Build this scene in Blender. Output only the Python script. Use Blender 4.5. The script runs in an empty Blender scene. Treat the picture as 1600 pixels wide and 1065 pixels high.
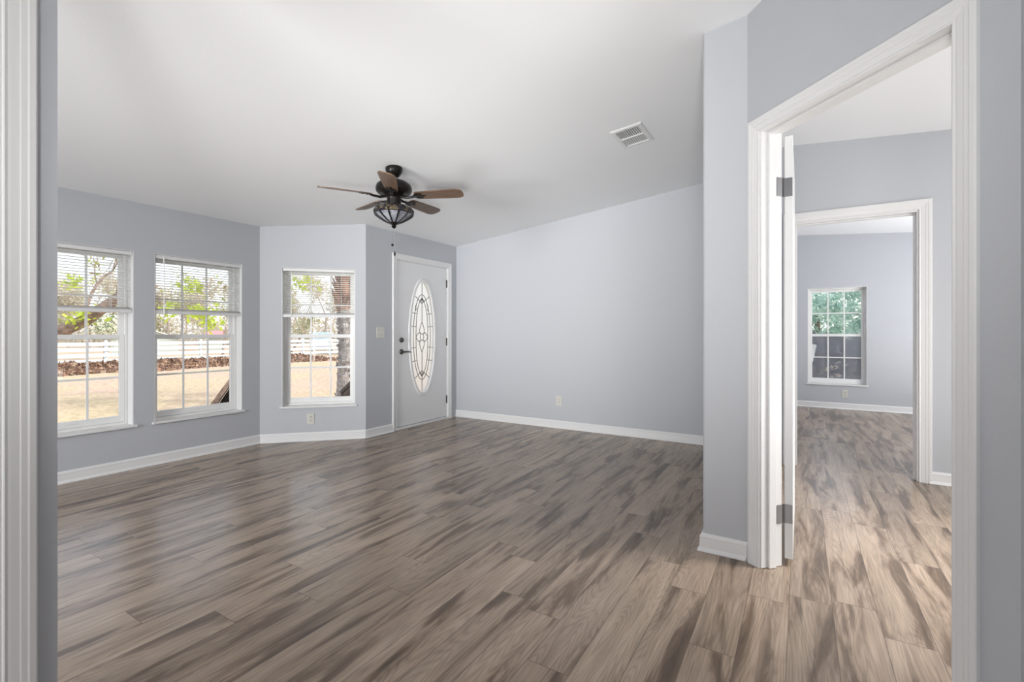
import bpy, math, random
from mathutils import Vector, Matrix

S = bpy.context.scene
COL = S.collection
PI = math.pi
R_ = math.radians

# ------------------------------------------------------------------ camera
cam_data = bpy.data.cameras.new('camera')
cam_data.sensor_fit = 'HORIZONTAL'
cam_data.sensor_width = 36.0
cam_data.lens = 738.5 / 1600 * 36.0
cam_data.shift_y = -12.2 / 1600
cam_data.clip_start = 0.05
cam_data.clip_end = 500
cam = bpy.data.objects.new('camera', cam_data)
COL.objects.link(cam)
cam.location = (0, 0, 1.12)
cam.rotation_euler = (R_(90), 0, R_(31.45))
S.camera = cam

# ------------------------------------------------------------------ world, sun, added fill lights, exposure
S.view_settings.view_transform = 'Standard'
S.view_settings.look = 'None'
S.view_settings.gamma = 1.0
S.view_settings.use_curve_mapping = False
S.view_settings.exposure = 0.0

W = bpy.data.worlds.new('world')
S.world = W
W.use_nodes = True
nt = W.node_tree
nt.nodes.clear()
wo = nt.nodes.new('ShaderNodeOutputWorld')
bg = nt.nodes.new('ShaderNodeBackground')
sky = nt.nodes.new('ShaderNodeTexSky')
sky.sky_type = 'NISHITA'
sky.sun_disc = False
sky.sun_elevation = R_(44)
sky.sun_rotation = R_(60)
sky.air_density = 1.0
sky.dust_density = 4.0
hz = nt.nodes.new('ShaderNodeMix')
hz.data_type = 'RGBA'
hz.inputs['Factor'].default_value = 0.55
hz.inputs[7].default_value = (4.6, 4.75, 5.0, 1)
nt.links.new(sky.outputs[0], hz.inputs[6])
nt.links.new(hz.outputs[2], bg.inputs[0])
bg.inputs[1].default_value = 0.42
nt.links.new(bg.outputs[0], wo.inputs[0])

def aim(o, d):
    o.rotation_euler = Vector(d).to_track_quat('-Z', 'Y').to_euler()

sd = bpy.data.lights.new('sun', 'SUN')
sd.energy = 2.8
sd.angle = R_(0.6)
sd.color = (1, 0.97, 0.93)
so = bpy.data.objects.new('sun', sd)
COL.objects.link(so)
_e, _a = R_(44), R_(60)
aim(so, (-math.sin(_a) * math.cos(_e), -math.cos(_a) * math.cos(_e), -math.sin(_e)))
so.location = (20, 6, 20)

def area(name, loc, target, sx, sy, power, color=(1, 1, 1), spread=180):
    d = bpy.data.lights.new(name, 'AREA')
    d.shape = 'RECTANGLE'
    d.size, d.size_y = sx, sy
    d.energy = power
    d.color = color
    d.spread = R_(spread)
    o = bpy.data.objects.new(name, d)
    COL.objects.link(o)
    o.location = loc
    aim(o, Vector(target) - Vector(loc))
    return o

area('living_fill', (-3.3, -2.9, 1.2), (-2.4, 4.0, 1.5), 2.4, 1.7, 29, (0.98, 0.99, 1.0))  # added fill behind the camera, no fixture; brightens the living room walls
area('living_mid_fill', (-2.6, -2.9, 1.2), (-3.4, 4.0, 1.3), 1.2, 1.7, 52, (0.98, 0.99, 1.0), 90)  # second added fill, unseen, narrower beam down the living room
area('living_far_fill', (-3.6, -3.1, 0.35), (-2.0, 4.9, 2.4), 1.2, 0.5, 7, (1.0, 0.995, 0.985), 40)  # added low fill, out of view, lifts the far ceiling
area('kitchen_back_fill', (-0.6, -3.2, 1.0), (-0.6, 2.0, 1.3), 1.6, 1.2, 54, (1.0, 0.99, 0.98))  # added fill behind the camera for the middle and diagonal walls
area('dining_fill', (-0.1, -0.7, 1.5), (-3.8, 4.9, 1.4), 0.7, 0.9, 4.3, (1.0, 1.0, 1.0), 42)  # added narrow fill, no real lamp; reaches the entry wall and door
area('dining_low_fill', (0.1, -0.8, 0.5), (-1.6, 3.0, 2.6), 0.6, 0.6, 20, (1.0, 0.995, 0.985), 70)  # added upward fill behind the camera for the right of the ceiling
area('hall_fill', (2.6, 2.6, 1.2), (0.5, 4.0, 1.7), 1.4, 1.8, 50, (1, 0.985, 0.965))  # added fill hidden beside the doorway; brightens the hall walls
area('hall_up_fill', (2.0, 3.3, 0.35), (1.8, 3.4, 2.3), 1.2, 1.2, 16, (1, 0.985, 0.965))  # added upward fill, unseen, lightens the hall ceiling
area('hall_floor_fill', (1.35, 3.0, 2.45), (0.3, 3.0, 0.0), 0.5, 0.9, 18, (1, 0.98, 0.965), 75)  # added fill, no fixture here; lightens the hall floor only
area('bedroom_fill', (2.7, 6.2, 1.0), (0.0, 7.8, 1.4), 1.6, 1.6, 45, (0.99, 0.99, 1.0))  # added fill out of sight in the far room, for its walls
area('bedroom_up_fill', (2.3, 6.6, 0.35), (2.2, 6.7, 2.3), 1.4, 1.4, 48, (0.99, 0.99, 1.0))  # added upward fill, out of sight, for the far room ceiling

# ------------------------------------------------------------------ mesh helpers
class MB:
    def __init__(s):
        s.v, s.f, s.m = [], [], []
    def add(s, verts, faces, mi=0):
        n = len(s.v)
        s.v += [tuple(p) for p in verts]
        s.f += [tuple(i + n for i in f) for f in faces]
        s.m += [mi] * len(faces)
        return s
    def box(s, a, b, M=None, mi=0):
        x0, y0, z0 = a
        x1, y1, z1 = b
        p = [(x0, y0, z0), (x1, y0, z0), (x1, y1, z0), (x0, y1, z0), (x0, y0, z1), (x1, y0, z1), (x1, y1, z1), (x0, y1, z1)]
        if M is not None:
            p = [M @ Vector(q) for q in p]
        return s.add(p, [(0, 3, 2, 1), (4, 5, 6, 7), (0, 1, 5, 4), (1, 2, 6, 5), (2, 3, 7, 6), (3, 0, 4, 7)], mi)
    def hexa(s, bot, top, mi=0):
        return s.add(list(bot) + list(top), [(0, 3, 2, 1), (4, 5, 6, 7), (0, 1, 5, 4), (1, 2, 6, 5), (2, 3, 7, 6), (3, 0, 4, 7)], mi)
    def prism(s, poly, z0, z1, mi=0):
        """poly: 2-D points ccw; z0 / z1 numbers or functions of (x, y)"""
        g0 = z0 if callable(z0) else (lambda x, y: z0)
        g1 = z1 if callable(z1) else (lambda x, y: z1)
        n = len(poly)
        v = [(x, y, g0(x, y)) for x, y in poly] + [(x, y, g1(x, y)) for x, y in poly]
        f = [tuple(reversed(range(n))), tuple(range(n, 2 * n))]
        f += [(i, (i + 1) % n, n + (i + 1) % n, n + i) for i in range(n)]
        return s.add(v, f, mi)
    def tube(s, pts, r, n=8, caps=True, mi=0):
        pts = [Vector(p) for p in pts]
        rs = r if isinstance(r, (list, tuple)) else [r] * len(pts)
        base = len(s.v)
        up = None
        for i, p in enumerate(pts):
            t = (pts[min(i + 1, len(pts) - 1)] - pts[max(i - 1, 0)])
            t = t.normalized() if t.length > 1e-9 else Vector((0, 0, 1))
            if up is None:
                a = Vector((0, 0, 1)) if abs(t.z) < 0.9 else Vector((1, 0, 0))
                up = t.cross(a).normalized()
            else:
                up = (up - t * up.dot(t))
                up = up.normalized() if up.length > 1e-6 else t.orthogonal().normalized()
            w = t.cross(up)
            for k in range(n):
                q = p + (up * math.cos(2 * PI * k / n) + w * math.sin(2 * PI * k / n)) * rs[i]
                s.v.append(tuple(q))
        for i in range(len(pts) - 1):
            for k in range(n):
                a, b = base + i * n + k, base + i * n + (k + 1) % n
                s.f.append((a, b, b + n, a + n))
                s.m.append(mi)
        if caps:
            s.f.append(tuple(reversed(range(base, base + n))))
            s.f.append(tuple(range(base + (len(pts) - 1) * n, base + len(pts) * n)))
            s.m += [mi, mi]
        return s
    def lathe(s, prof, n=32, c=(0, 0, 0), mi=0, sx=1, sy=1):
        base = len(s.v)
        for r, z in prof:
            for k in range(n):
                a = 2 * PI * k / n
                s.v.append((c[0] + r * math.cos(a) * sx, c[1] + r * math.sin(a) * sy, c[2] + z))
        for i in range(len(prof) - 1):
            for k in range(n):
                a, b = base + i * n + k, base + i * n + (k + 1) % n
                s.f.append((a, b, b + n, a + n))
                s.m.append(mi)
        s.f.append(tuple(reversed(range(base, base + n))))
        s.f.append(tuple(range(base + (len(prof) - 1) * n, base + len(prof) * n)))
        s.m += [mi, mi]
        return s
    def sweep(s, path, prof, mapf, closed=False, mi=0):
        """path: 2-D points; prof: closed list (w, t); w is measured to the right of the path; mapf(x, y, t) -> 3-D"""
        P = [Vector((x, y)) for x, y in path]
        n = len(P)
        base = len(s.v)
        m = len(prof)
        for i in range(n):
            d0 = (P[i] - P[i - 1]) if (i > 0 or closed) else None
            d1 = (P[(i + 1) % n] - P[i]) if (i < n - 1 or closed) else None
            ns = [Vector((d.y, -d.x)).normalized() for d in (d0, d1) if d is not None]
            if len(ns) == 2:
                k = (ns[0] + ns[1])
                k = k / max(1e-6, (1 + ns[0].dot(ns[1])))
            else:
                k = ns[0]
            for w, t in prof:
                q = P[i] + k * w
                s.v.append(tuple(mapf(q.x, q.y, t)))
        for i in range(n if closed else n - 1):
            j = (i + 1) % n
            for a in range(m):
                b = (a + 1) % m
                s.f.append((base + i * m + a, base + j * m + a, base + j * m + b, base + i * m + b))
                s.m.append(mi)
        if not closed:
            s.f.append(tuple(range(base, base + m)))
            s.f.append(tuple(reversed(range(base + (n - 1) * m, base + n * m))))
            s.m += [mi, mi]
        return s
    def build(s, name, mat, parent=None, kind=None, label=None, smooth=False, bevel=0.0, loc=None, rotz=0.0):
        me = bpy.data.meshes.new(name)
        me.from_pydata(s.v, [], s.f)
        mats = mat if isinstance(mat, (list, tuple)) else [mat]
        for q in mats:
            me.materials.append(q)
        if len(mats) > 1:
            me.polygons.foreach_set('material_index', s.m)
        import bmesh
        bm = bmesh.new()
        bm.from_mesh(me)
        if not getattr(s, 'raw', False):
            bmesh.ops.recalc_face_normals(bm, faces=bm.faces)
        bm.to_mesh(me)
        bm.free()
        if smooth:
            me.polygons.foreach_set('use_smooth', [True] * len(me.polygons))
            if hasattr(me, 'set_sharp_from_angle'):
                me.set_sharp_from_angle(angle=R_(40))
        o = bpy.data.objects.new(name, me)
        COL.objects.link(o)
        if parent:
            o.parent = parent
        if loc:
            o.location = loc
        o.rotation_euler.z = rotz
        if kind:
            o['kind'] = kind
        if label:
            o['label'] = label
        if bevel:
            b = o.modifiers.new('bevel', 'BEVEL')
            b.width = bevel
            b.segments = 2
            b.limit_method = 'ANGLE'
            b.angle_limit = R_(40)
        return o

def root(name, loc, rotz=0.0, kind=None, label=None, cat=None, group=None):
    o = bpy.data.objects.new(name, None)
    o.empty_display_size = 0.1
    COL.objects.link(o)
    o.location = loc
    o.rotation_euler.z = rotz
    if kind:
        o['kind'] = kind
    if label:
        o['label'] = label
    if cat:
        o['category'] = cat
    if group:
        o['group'] = group
    return o

def tag(o, label, cat, group=None, kind=None):
    o['label'] = label
    o['category'] = cat
    if group:
        o['group'] = group
    if kind:
        o['kind'] = kind
    return o

# ------------------------------------------------------------------ materials
def lin(c):
    return tuple(((x / 255) / 12.92 if x / 255 <= 0.04045 else ((x / 255 + 0.055) / 1.055) ** 2.4) for x in c) + (1,)

def mat(name, base=(0.8, 0.8, 0.8, 1), rough=0.5, metal=0.0, spec=0.5, bump=None, var=None):
    m = bpy.data.materials.new(name)
    m.use_nodes = True
    n = m.node_tree
    b = n.nodes['Principled BSDF']
    b.inputs['Base Color'].default_value = base
    b.inputs['Roughness'].default_value = rough
    b.inputs['Metallic'].default_value = metal
    b.inputs['Specular IOR Level'].default_value = spec
    tc = n.nodes.new('ShaderNodeTexCoord')
    if bump:
        sc, st, dist = bump
        t = n.nodes.new('ShaderNodeTexNoise')
        t.inputs['Scale'].default_value = sc
        t.inputs['Detail'].default_value = 3
        n.links.new(tc.outputs['Object'], t.inputs['Vector'])
        bp = n.nodes.new('ShaderNodeBump')
        bp.inputs['Strength'].default_value = st
        bp.inputs['Distance'].default_value = dist
        n.links.new(t.outputs['Fac'], bp.inputs['Height'])
        n.links.new(bp.outputs[0], b.inputs['Normal'])
    if var:
        sc, lo, hi = var
        t = n.nodes.new('ShaderNodeTexNoise')
        t.inputs['Scale'].default_value = sc
        t.inputs['Detail'].default_value = 4
        n.links.new(tc.outputs['Object'], t.inputs['Vector'])
        r = n.nodes.new('ShaderNodeValToRGB')
        r.color_ramp.elements[0].position = 0.3
        r.color_ramp.elements[1].position = 0.7
        r.color_ramp.elements[0].color = lo
        r.color_ramp.elements[1].color = hi
        n.links.new(t.outputs['Fac'], r.inputs[0])
        n.links.new(r.outputs[0], b.inputs['Base Color'])
    return m

class NT:
    """small helper to wire node trees"""
    def __init__(s, m):
        s.t = m.node_tree
    def n(s, typ, **kw):
        q = s.t.nodes.new(typ)
        for k, v in kw.items():
            setattr(q, k, v)
        return q
    def l(s, a, b):
        s.t.links.new(a, b)
    def math(s, op, a, b=None, c=None):
        q = s.n('ShaderNodeMath', operation=op)
        for i, x in enumerate((a, b, c)):
            if x is None:
                continue
            if isinstance(x, (int, float)):
                q.inputs[i].default_value = x
            else:
                s.l(x, q.inputs[i])
        return q.outputs[0]
    def ramp(s, fac, stops):
        r = s.n('ShaderNodeValToRGB')
        el = r.color_ramp.elements
        while len(el) < len(stops):
            el.new(0.5)
        for e, (p, c) in zip(el, stops):
            e.position = p
            e.color = c
        s.l(fac, r.inputs[0])
        return r.outputs[0]
    def mix(s, f, a, b, mode='MIX'):
        q = s.n('ShaderNodeMix', data_type='RGBA', blend_type=mode)
        for i, x in ((0, f), (6, a), (7, b)):
            if isinstance(x, (int, float)):
                q.inputs[i].default_value = x
            elif isinstance(x, tuple):
                q.inputs[i].default_value = x
            else:
                s.l(x, q.inputs[i])
        return q.outputs[2]

M_wall = mat('wall_paint', (0.49, 0.506, 0.537, 1), 0.6, bump=(140, 0.12, 0.004))
M_ceil = mat('ceiling_paint', (0.865, 0.875, 0.885, 1), 0.8, bump=(90, 0.10, 0.004))
M_trim = mat('white_trim_paint', (0.75, 0.75, 0.75, 1), 0.35, bump=(30, 0.03, 0.002))
M_vinyl = mat('white_vinyl', (0.82, 0.82, 0.81, 1), 0.4)
M_door = mat('white_door_paint', (0.76, 0.765, 0.77, 1), 0.42, bump=(60, 0.03, 0.002))
M_slat = mat('blind_slat', (0.90, 0.90, 0.86, 1), 0.5)
M_steel = mat('brushed_steel', (0.27, 0.27, 0.28, 1), 0.35, 1.0, bump=(200, 0.05, 0.001))
M_darksteel = mat('aged_bronze', (0.06, 0.055, 0.055, 1), 0.4, 0.9)
M_nickel = mat('satin_nickel', (0.13, 0.125, 0.12, 1), 0.35, 0.9)
M_bronze = mat('black_bronze', (0.008, 0.007, 0.007, 1), 0.30, 0.0, 0.22, var=(25, (0.006, 0.005, 0.005, 1), (0.014, 0.011, 0.010, 1)))
M_plate = mat('almond_plastic', (0.62, 0.61, 0.56, 1), 0.4)
M_slot = mat('dark_slot', (0.05, 0.05, 0.05, 1), 0.6)
M_duct = mat('duct_grey', (0.26, 0.26, 0.26, 1), 0.8)
M_lead = mat('lead_came', (0.20, 0.20, 0.19, 1), 0.45, 0.6)
M_darklead = mat('dark_lead', (0.012, 0.012, 0.014, 1), 0.4, 0.5)
M_ext = mat('siding', (0.6, 0.6, 0.58, 1), 0.7)

def make_floor():
    m = bpy.data.materials.new('vinyl_plank')
    m.use_nodes = True
    k = NT(m)
    b = m.node_tree.nodes['Principled BSDF']
    g = k.n('ShaderNodeNewGeometry')
    sp = k.n('ShaderNodeSeparateXYZ')
    k.l(g.outputs['Position'], sp.inputs[0])
    x, y = sp.outputs[0], sp.outputs[1]
    PW, PL = 0.152, 1.22
    u = k.math('ADD', k.math('DIVIDE', x, PW), 0.28)
    iu = k.math('FLOOR', u)
    fu = k.math('SUBTRACT', u, iu)
    w1 = k.n('ShaderNodeTexWhiteNoise', noise_dimensions='1D')
    k.l(iu, w1.inputs['W'])
    v = k.math('ADD', k.math('DIVIDE', y, PL), k.math('MULTIPLY', w1.outputs['Value'], 7.0))
    iv = k.math('FLOOR', v)
    fv = k.math('SUBTRACT', v, iv)
    cv = k.n('ShaderNodeCombineXYZ')
    k.l(iu, cv.inputs[0])
    k.l(iv, cv.inputs[1])
    w2 = k.n('ShaderNodeTexWhiteNoise', noise_dimensions='2D')
    k.l(cv.outputs[0], w2.inputs['Vector'])
    rnd = w2.outputs['Value']
    # grain coordinates: shift each plank
    off = k.math('MULTIPLY', rnd, 37.0)
    gx = k.math('ADD', x, off)
    gc = k.n('ShaderNodeCombineXYZ')
    k.l(k.math('MULTIPLY', gx, 7.5), gc.inputs[0])
    k.l(k.math('MULTIPLY', y, 0.85), gc.inputs[1])
    k.l(off, gc.inputs[2])
    n1 = k.n('ShaderNodeTexNoise')
    n1.inputs['Scale'].default_value = 1.6
    n1.inputs['Detail'].default_value = 5
    n1.inputs['Roughness'].default_value = 0.55
    n1.inputs['Distortion'].default_value = 0.6
    k.l(gc.outputs[0], n1.inputs['Vector'])
    # cathedral lines = contour lines of a stretched noise field
    gc2 = k.n('ShaderNodeCombineXYZ')
    k.l(k.math('MULTIPLY', gx, 11.0), gc2.inputs[0])
    k.l(k.math('MULTIPLY', y, 1.05), gc2.inputs[1])
    k.l(off, gc2.inputs[2])
    n2 = k.n('ShaderNodeTexNoise')
    n2.inputs['Scale'].default_value = 0.75
    n2.inputs['Detail'].default_value = 1.5
    n2.inputs['Distortion'].default_value = 0.3
    k.l(gc2.outputs[0], n2.inputs['Vector'])
    rings = k.math('SINE', k.math('MULTIPLY', n2.outputs['Fac'], 190.0))
    rings = k.math('POWER', k.math('MULTIPLY_ADD', rings, 0.5, 0.5), 2.0)
    # fine pores
    gc3 = k.n('ShaderNodeCombineXYZ')
    k.l(k.math('MULTIPLY', gx, 130.0), gc3.inputs[0])
    k.l(k.math('MULTIPLY', y, 5.0), gc3.inputs[1])
    n3 = k.n('ShaderNodeTexNoise')
    n3.inputs['Scale'].default_value = 1.0
    n3.inputs['Detail'].default_value = 3
    k.l(gc3.outputs[0], n3.inputs['Vector'])
    base = k.ramp(n1.outputs['Fac'], [(0.30, (0.060, 0.039, 0.025, 1)), (0.40, (0.140, 0.097, 0.066, 1)), (0.485, (0.30, 0.226, 0.167, 1)), (0.68, (0.395, 0.309, 0.235, 1))])
    c = k.mix(k.math('MULTIPLY', k.math('MULTIPLY', rings, k.math('SUBTRACT', 1.15, n1.outputs['Fac'])), 0.42), base, (0.085, 0.062, 0.047, 1))
    c = k.mix(k.math('MULTIPLY', k.math('SUBTRACT', n3.outputs['Fac'], 0.36), 1.0), c, (0.085, 0.065, 0.05, 1))
    tone = k.math('MULTIPLY_ADD', rnd, 0.30, 0.92)
    tn = k.n('ShaderNodeCombineColor')
    for i in range(3):
        k.l(tone, tn.inputs[i])
    c = k.mix(1.0, c, tn.outputs[0], 'MULTIPLY')
    # joints
    eu = k.math('MINIMUM', fu, k.math('SUBTRACT', 1.0, fu))
    ev = k.math('MINIMUM', fv, k.math('SUBTRACT', 1.0, fv))
    ju = k.math('LESS_THAN', eu, 0.0015 / PW)
    jv = k.math('LESS_THAN', ev, 0.0015 / PL)
    j = k.math('MAXIMUM', ju, jv)
    c = k.mix(k.math('MULTIPLY', j, 0.55), c, (0.05, 0.038, 0.03, 1))
    k.l(c, b.inputs['Base Color'])
    rr = k.math('MULTIPLY_ADD', n3.outputs['Fac'], 0.08, 0.21)
    k.l(rr, b.inputs['Roughness'])
    b.inputs['Specular IOR Level'].default_value = 0.45
    bp = k.n('ShaderNodeBump')
    bp.inputs['Strength'].default_value = 0.25
    bp.inputs['Distance'].default_value = 0.0012
    hgt = k.math('SUBTRACT', k.math('MULTIPLY', n3.outputs['Fac'], 0.5), k.math('MULTIPLY', j, 1.0))
    k.l(hgt, bp.inputs['Height'])
    k.l(bp.outputs[0], b.inputs['Normal'])
    return m
M_floor = make_floor()

def make_glass(name, tint=(1, 1, 1, 1), refl=0.08):
    m = bpy.data.materials.new(name)
    m.use_nodes = True
    k = NT(m)
    for q in list(m.node_tree.nodes):
        m.node_tree.nodes.remove(q)
    out = k.n('ShaderNodeOutputMaterial')
    tr = k.n('ShaderNodeBsdfTransparent')
    tr.inputs[0].default_value = tint
    gl = k.n('ShaderNodeBsdfGlossy')
    gl.inputs['Roughness'].default_value = 0.02
    fr = k.n('ShaderNodeFresnel')
    fr.inputs[0].default_value = 1.45
    mx = k.n('ShaderNodeMixShader')
    k.l(fr.outputs[0], mx.inputs[0])
    k.l(tr.outputs[0], mx.inputs[1])
    k.l(gl.outputs[0], mx.inputs[2])
    k.l(mx.outputs[0], out.inputs[0])
    return m
M_glass = make_glass('window_glass')

def make_screen():
    m = bpy.data.materials.new('insect_screen')
    m.use_nodes = True
    k = NT(m)
    b = m.node_tree.nodes['Principled BSDF']
    b.inputs['Base Color'].default_value = (0.40, 0.42, 0.47, 1)
    b.inputs['Roughness'].default_value = 0.8
    b.inputs['Alpha'].default_value = 0.5
    return m
M_screen = make_screen()

def make_frost():
    m = bpy.data.materials.new('textured_privacy_glass')
    m.use_nodes = True
    k = NT(m)
    for q in list(m.node_tree.nodes):
        m.node_tree.nodes.remove(q)
    out = k.n('ShaderNodeOutputMaterial')
    tl = k.n('ShaderNodeBsdfTranslucent')
    tl.inputs[0].default_value = (0.98, 0.98, 0.96, 1)
    rf = k.n('ShaderNodeBsdfRefraction')
    rf.inputs['Roughness'].default_value = 0.45
    rf.inputs['IOR'].default_value = 1.15
    gl = k.n('ShaderNodeBsdfGlossy')
    gl.inputs['Roughness'].default_value = 0.2
    tc = k.n('ShaderNodeTexCoord')
    nz = k.n('ShaderNodeTexNoise')
    nz.inputs['Scale'].default_value = 70
    k.l(tc.outputs['Object'], nz.inputs['Vector'])
    bp = k.n('ShaderNodeBump')
    bp.inputs['Strength'].default_value = 0.3
    bp.inputs['Distance'].default_value = 0.004
    k.l(nz.outputs['Fac'], bp.inputs['Height'])
    k.l(bp.outputs[0], rf.inputs['Normal'])
    m1 = k.n('ShaderNodeMixShader')
    m1.inputs[0].default_value = 0.6
    k.l(tl.outputs[0], m1.inputs[1])
    k.l(rf.outputs[0], m1.inputs[2])
    m2 = k.n('ShaderNodeMixShader')
    m2.inputs[0].default_value = 0.05
    k.l(m1.outputs[0], m2.inputs[1])
    k.l(gl.outputs[0], m2.inputs[2])
    k.l(m2.outputs[0], out.inputs[0])
    return m
M_frost = make_frost()

def make_stained(name, c1, c2, scale, trans=0.5):
    m = bpy.data.materials.new(name)
    m.use_nodes = True
    k = NT(m)
    b = m.node_tree.nodes['Principled BSDF']
    out = m.node_tree.nodes['Material Output']
    tc = k.n('ShaderNodeTexCoord')
    v = k.n('ShaderNodeTexVoronoi')
    v.inputs['Scale'].default_value = scale
    k.l(tc.outputs['Object'], v.inputs['Vector'])
    sx = k.n('ShaderNodeSeparateColor')
    k.l(v.outputs['Color'], sx.inputs[0])
    c = k.ramp(sx.outputs[0], [(0.2, c1), (0.8, c2)])
    k.l(c, b.inputs['Base Color'])
    b.inputs['Roughness'].default_value = 0.15
    tl = k.n('ShaderNodeBsdfTranslucent')
    k.l(c, tl.inputs[0])
    mx = k.n('ShaderNodeMixShader')
    mx.inputs[0].default_value = trans
    k.l(b.outputs[0], mx.inputs[1])
    k.l(tl.outputs[0], mx.inputs[2])
    k.l(mx.outputs[0], out.inputs[0])
    return m
M_st_pale = make_stained('pale_stained_glass', (0.30, 0.31, 0.36, 1), (0.48, 0.49, 0.53, 1), 30, 0.35)
M_st_dark = make_stained('amber_stained_glass', (0.02, 0.019, 0.032, 1), (0.20, 0.16, 0.09, 1), 45, 0.3)

def make_bladewood():
    m = bpy.data.materials.new('walnut_blade')
    m.use_nodes = True
    k = NT(m)
    b = m.node_tree.nodes['Principled BSDF']
    tc = k.n('ShaderNodeTexCoord')
    mp = k.n('ShaderNodeMapping')
    mp.inputs['Scale'].default_value = (3, 60, 10)
    k.l(tc.outputs['Object'], mp.inputs[0])
    nz = k.n('ShaderNodeTexNoise')
    nz.inputs['Scale'].default_value = 2.0
    nz.inputs['Detail'].default_value = 4
    k.l(mp.outputs[0], nz.inputs['Vector'])
    c = k.ramp(nz.outputs['Fac'], [(0.3, (0.075, 0.045, 0.028, 1)), (0.7, (0.19, 0.115, 0.072, 1))])
    k.l(c, b.inputs['Base Color'])
    b.inputs['Roughness'].default_value = 0.35
    return m
M_blade = make_bladewood()

def leafmat(name, stops, trans=0.45):
    m = bpy.data.materials.new(name)
    m.use_nodes = True
    k = NT(m)
    b = m.node_tree.nodes['Principled BSDF']
    out = m.node_tree.nodes['Material Output']
    g = k.n('ShaderNodeNewGeometry')
    oi = k.n('ShaderNodeObjectInfo')
    h = k.math('FRACT', k.math('ADD', g.outputs['Random Per Island'], k.math('MULTIPLY', oi.outputs['Random'], 0.0)))
    c = k.ramp(h, stops)
    k.l(c, b.inputs['Base Color'])
    b.inputs['Roughness'].default_value = 0.6
    tl = k.n('ShaderNodeBsdfTranslucent')
    k.l(c, tl.inputs[0])
    mx = k.n('ShaderNodeMixShader')
    mx.inputs[0].default_value = trans
    k.l(b.outputs[0], mx.inputs[1])
    k.l(tl.outputs[0], mx.inputs[2])
    k.l(mx.outputs[0], out.inputs[0])
    return m
L_oak = leafmat('oak_leaf', [(0.0, (0.20, 0.13, 0.06, 1)), (0.3, (0.36, 0.28, 0.10, 1)), (0.6, (0.30, 0.38, 0.06, 1)), (1.0, (0.50, 0.58, 0.10, 1))])
L_lime = leafmat('lime_leaf', [(0.0, (0.38, 0.50, 0.04, 1)), (1.0, (0.62, 0.72, 0.10, 1))])
L_pale = leafmat('pale_leaf', [(0.0, (0.50, 0.42, 0.33, 1)), (0.5, (0.64, 0.57, 0.46, 1)), (1.0, (0.58, 0.60, 0.44, 1))])
L_olive = leafmat('olive_leaf', [(0.0, (0.36, 0.37, 0.20, 1)), (0.6, (0.46, 0.47, 0.27, 1)), (1.0, (0.60, 0.56, 0.38, 1))])
L_teal = leafmat('blue_green_leaf', [(0.0, (0.26, 0.42, 0.36, 1)), (0.6, (0.42, 0.60, 0.53, 1)), (1.0, (0.60, 0.72, 0.64, 1))])
L_dark = leafmat('dark_hedge_leaf', [(0.0, (0.09, 0.10, 0.12, 1)), (1.0, (0.22, 0.24, 0.26, 1))], 0.2)
L_boot = leafmat('palm_boot', [(0.0, (0.12, 0.06, 0.035, 1)), (0.6, (0.24, 0.12, 0.075, 1)), (1.0, (0.40, 0.24, 0.17, 1))], 0.1)
L_flower = leafmat('white_flower', [(0.0, (0.12, 0.17, 0.06, 1)), (0.3, (0.20, 0.27, 0.10, 1)), (0.45, (0.85, 0.86, 0.70, 1)), (1.0, (0.95, 0.95, 0.85, 1))], 0.2)
L_litter = leafmat('dry_litter', [(0.0, (0.10, 0.055, 0.035, 1)), (0.5, (0.22, 0.12, 0.075, 1)), (1.0, (0.38, 0.26, 0.16, 1))], 0.0)
M_bark = mat('bark', (0.14, 0.11, 0.09, 1), 0.9, bump=(12, 0.8, 0.03), var=(8, (0.12, 0.085, 0.065, 1), (0.34, 0.25, 0.19, 1)))
M_twig = mat('pale_bark', (0.4, 0.35, 0.3, 1), 0.9, var=(5, (0.30, 0.26, 0.22, 1), (0.48, 0.42, 0.36, 1)))
M_palmbark = mat('palm_trunk', (0.3, 0.28, 0.26, 1), 0.9, bump=(18, 1.0, 0.05), var=(9, (0.16, 0.15, 0.14, 1), (0.40, 0.38, 0.36, 1)))
M_grass = None
def make_grass():
    m = bpy.data.materials.new('dry_lawn')
    m.use_nodes = True
    k = NT(m)
    b = m.node_tree.nodes['Principled BSDF']
    g = k.n('ShaderNodeNewGeometry')
    n1 = k.n('ShaderNodeTexNoise')
    n1.inputs['Scale'].default_value = 7.0
    n1.inputs['Detail'].default_value = 8
    n1.inputs['Roughness'].default_value = 0.75
    k.l(g.outputs['Position'], n1.inputs['Vector'])
    n2 = k.n('ShaderNodeTexNoise')
    n2.inputs['Scale'].default_value = 0.35
    n2.inputs['Detail'].default_value = 3
    k.l(g.outputs['Position'], n2.inputs['Vector'])
    c1 = k.ramp(n1.outputs['Fac'], [(0.30, (0.20, 0.135, 0.095, 1)), (0.48, (0.43, 0.325, 0.245, 1)), (0.7, (0.54, 0.435, 0.345, 1))])
    c2 = k.ramp(n1.outputs['Fac'], [(0.30, (0.20, 0.16, 0.09, 1)), (0.48, (0.43, 0.35, 0.225, 1)), (0.7, (0.53, 0.45, 0.31, 1))])
    f = k.ramp(n2.outputs['Fac'], [(0.42, (0, 0, 0, 1)), (0.62, (1, 1, 1, 1))])
    c = k.mix(f, c1, c2)
    k.l(c, b.inputs['Base Color'])
    b.inputs['Roughness'].default_value = 0.9
    b.inputs['Specular IOR Level'].default_value = 0.1
    return m
M_grass = make_grass()
M_fence = mat('white_fence_paint', (0.72, 0.78, 0.80, 1), 0.6, var=(0.8, (0.46, 0.54, 0.55, 1), (0.60, 0.65, 0.68, 1)))
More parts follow.
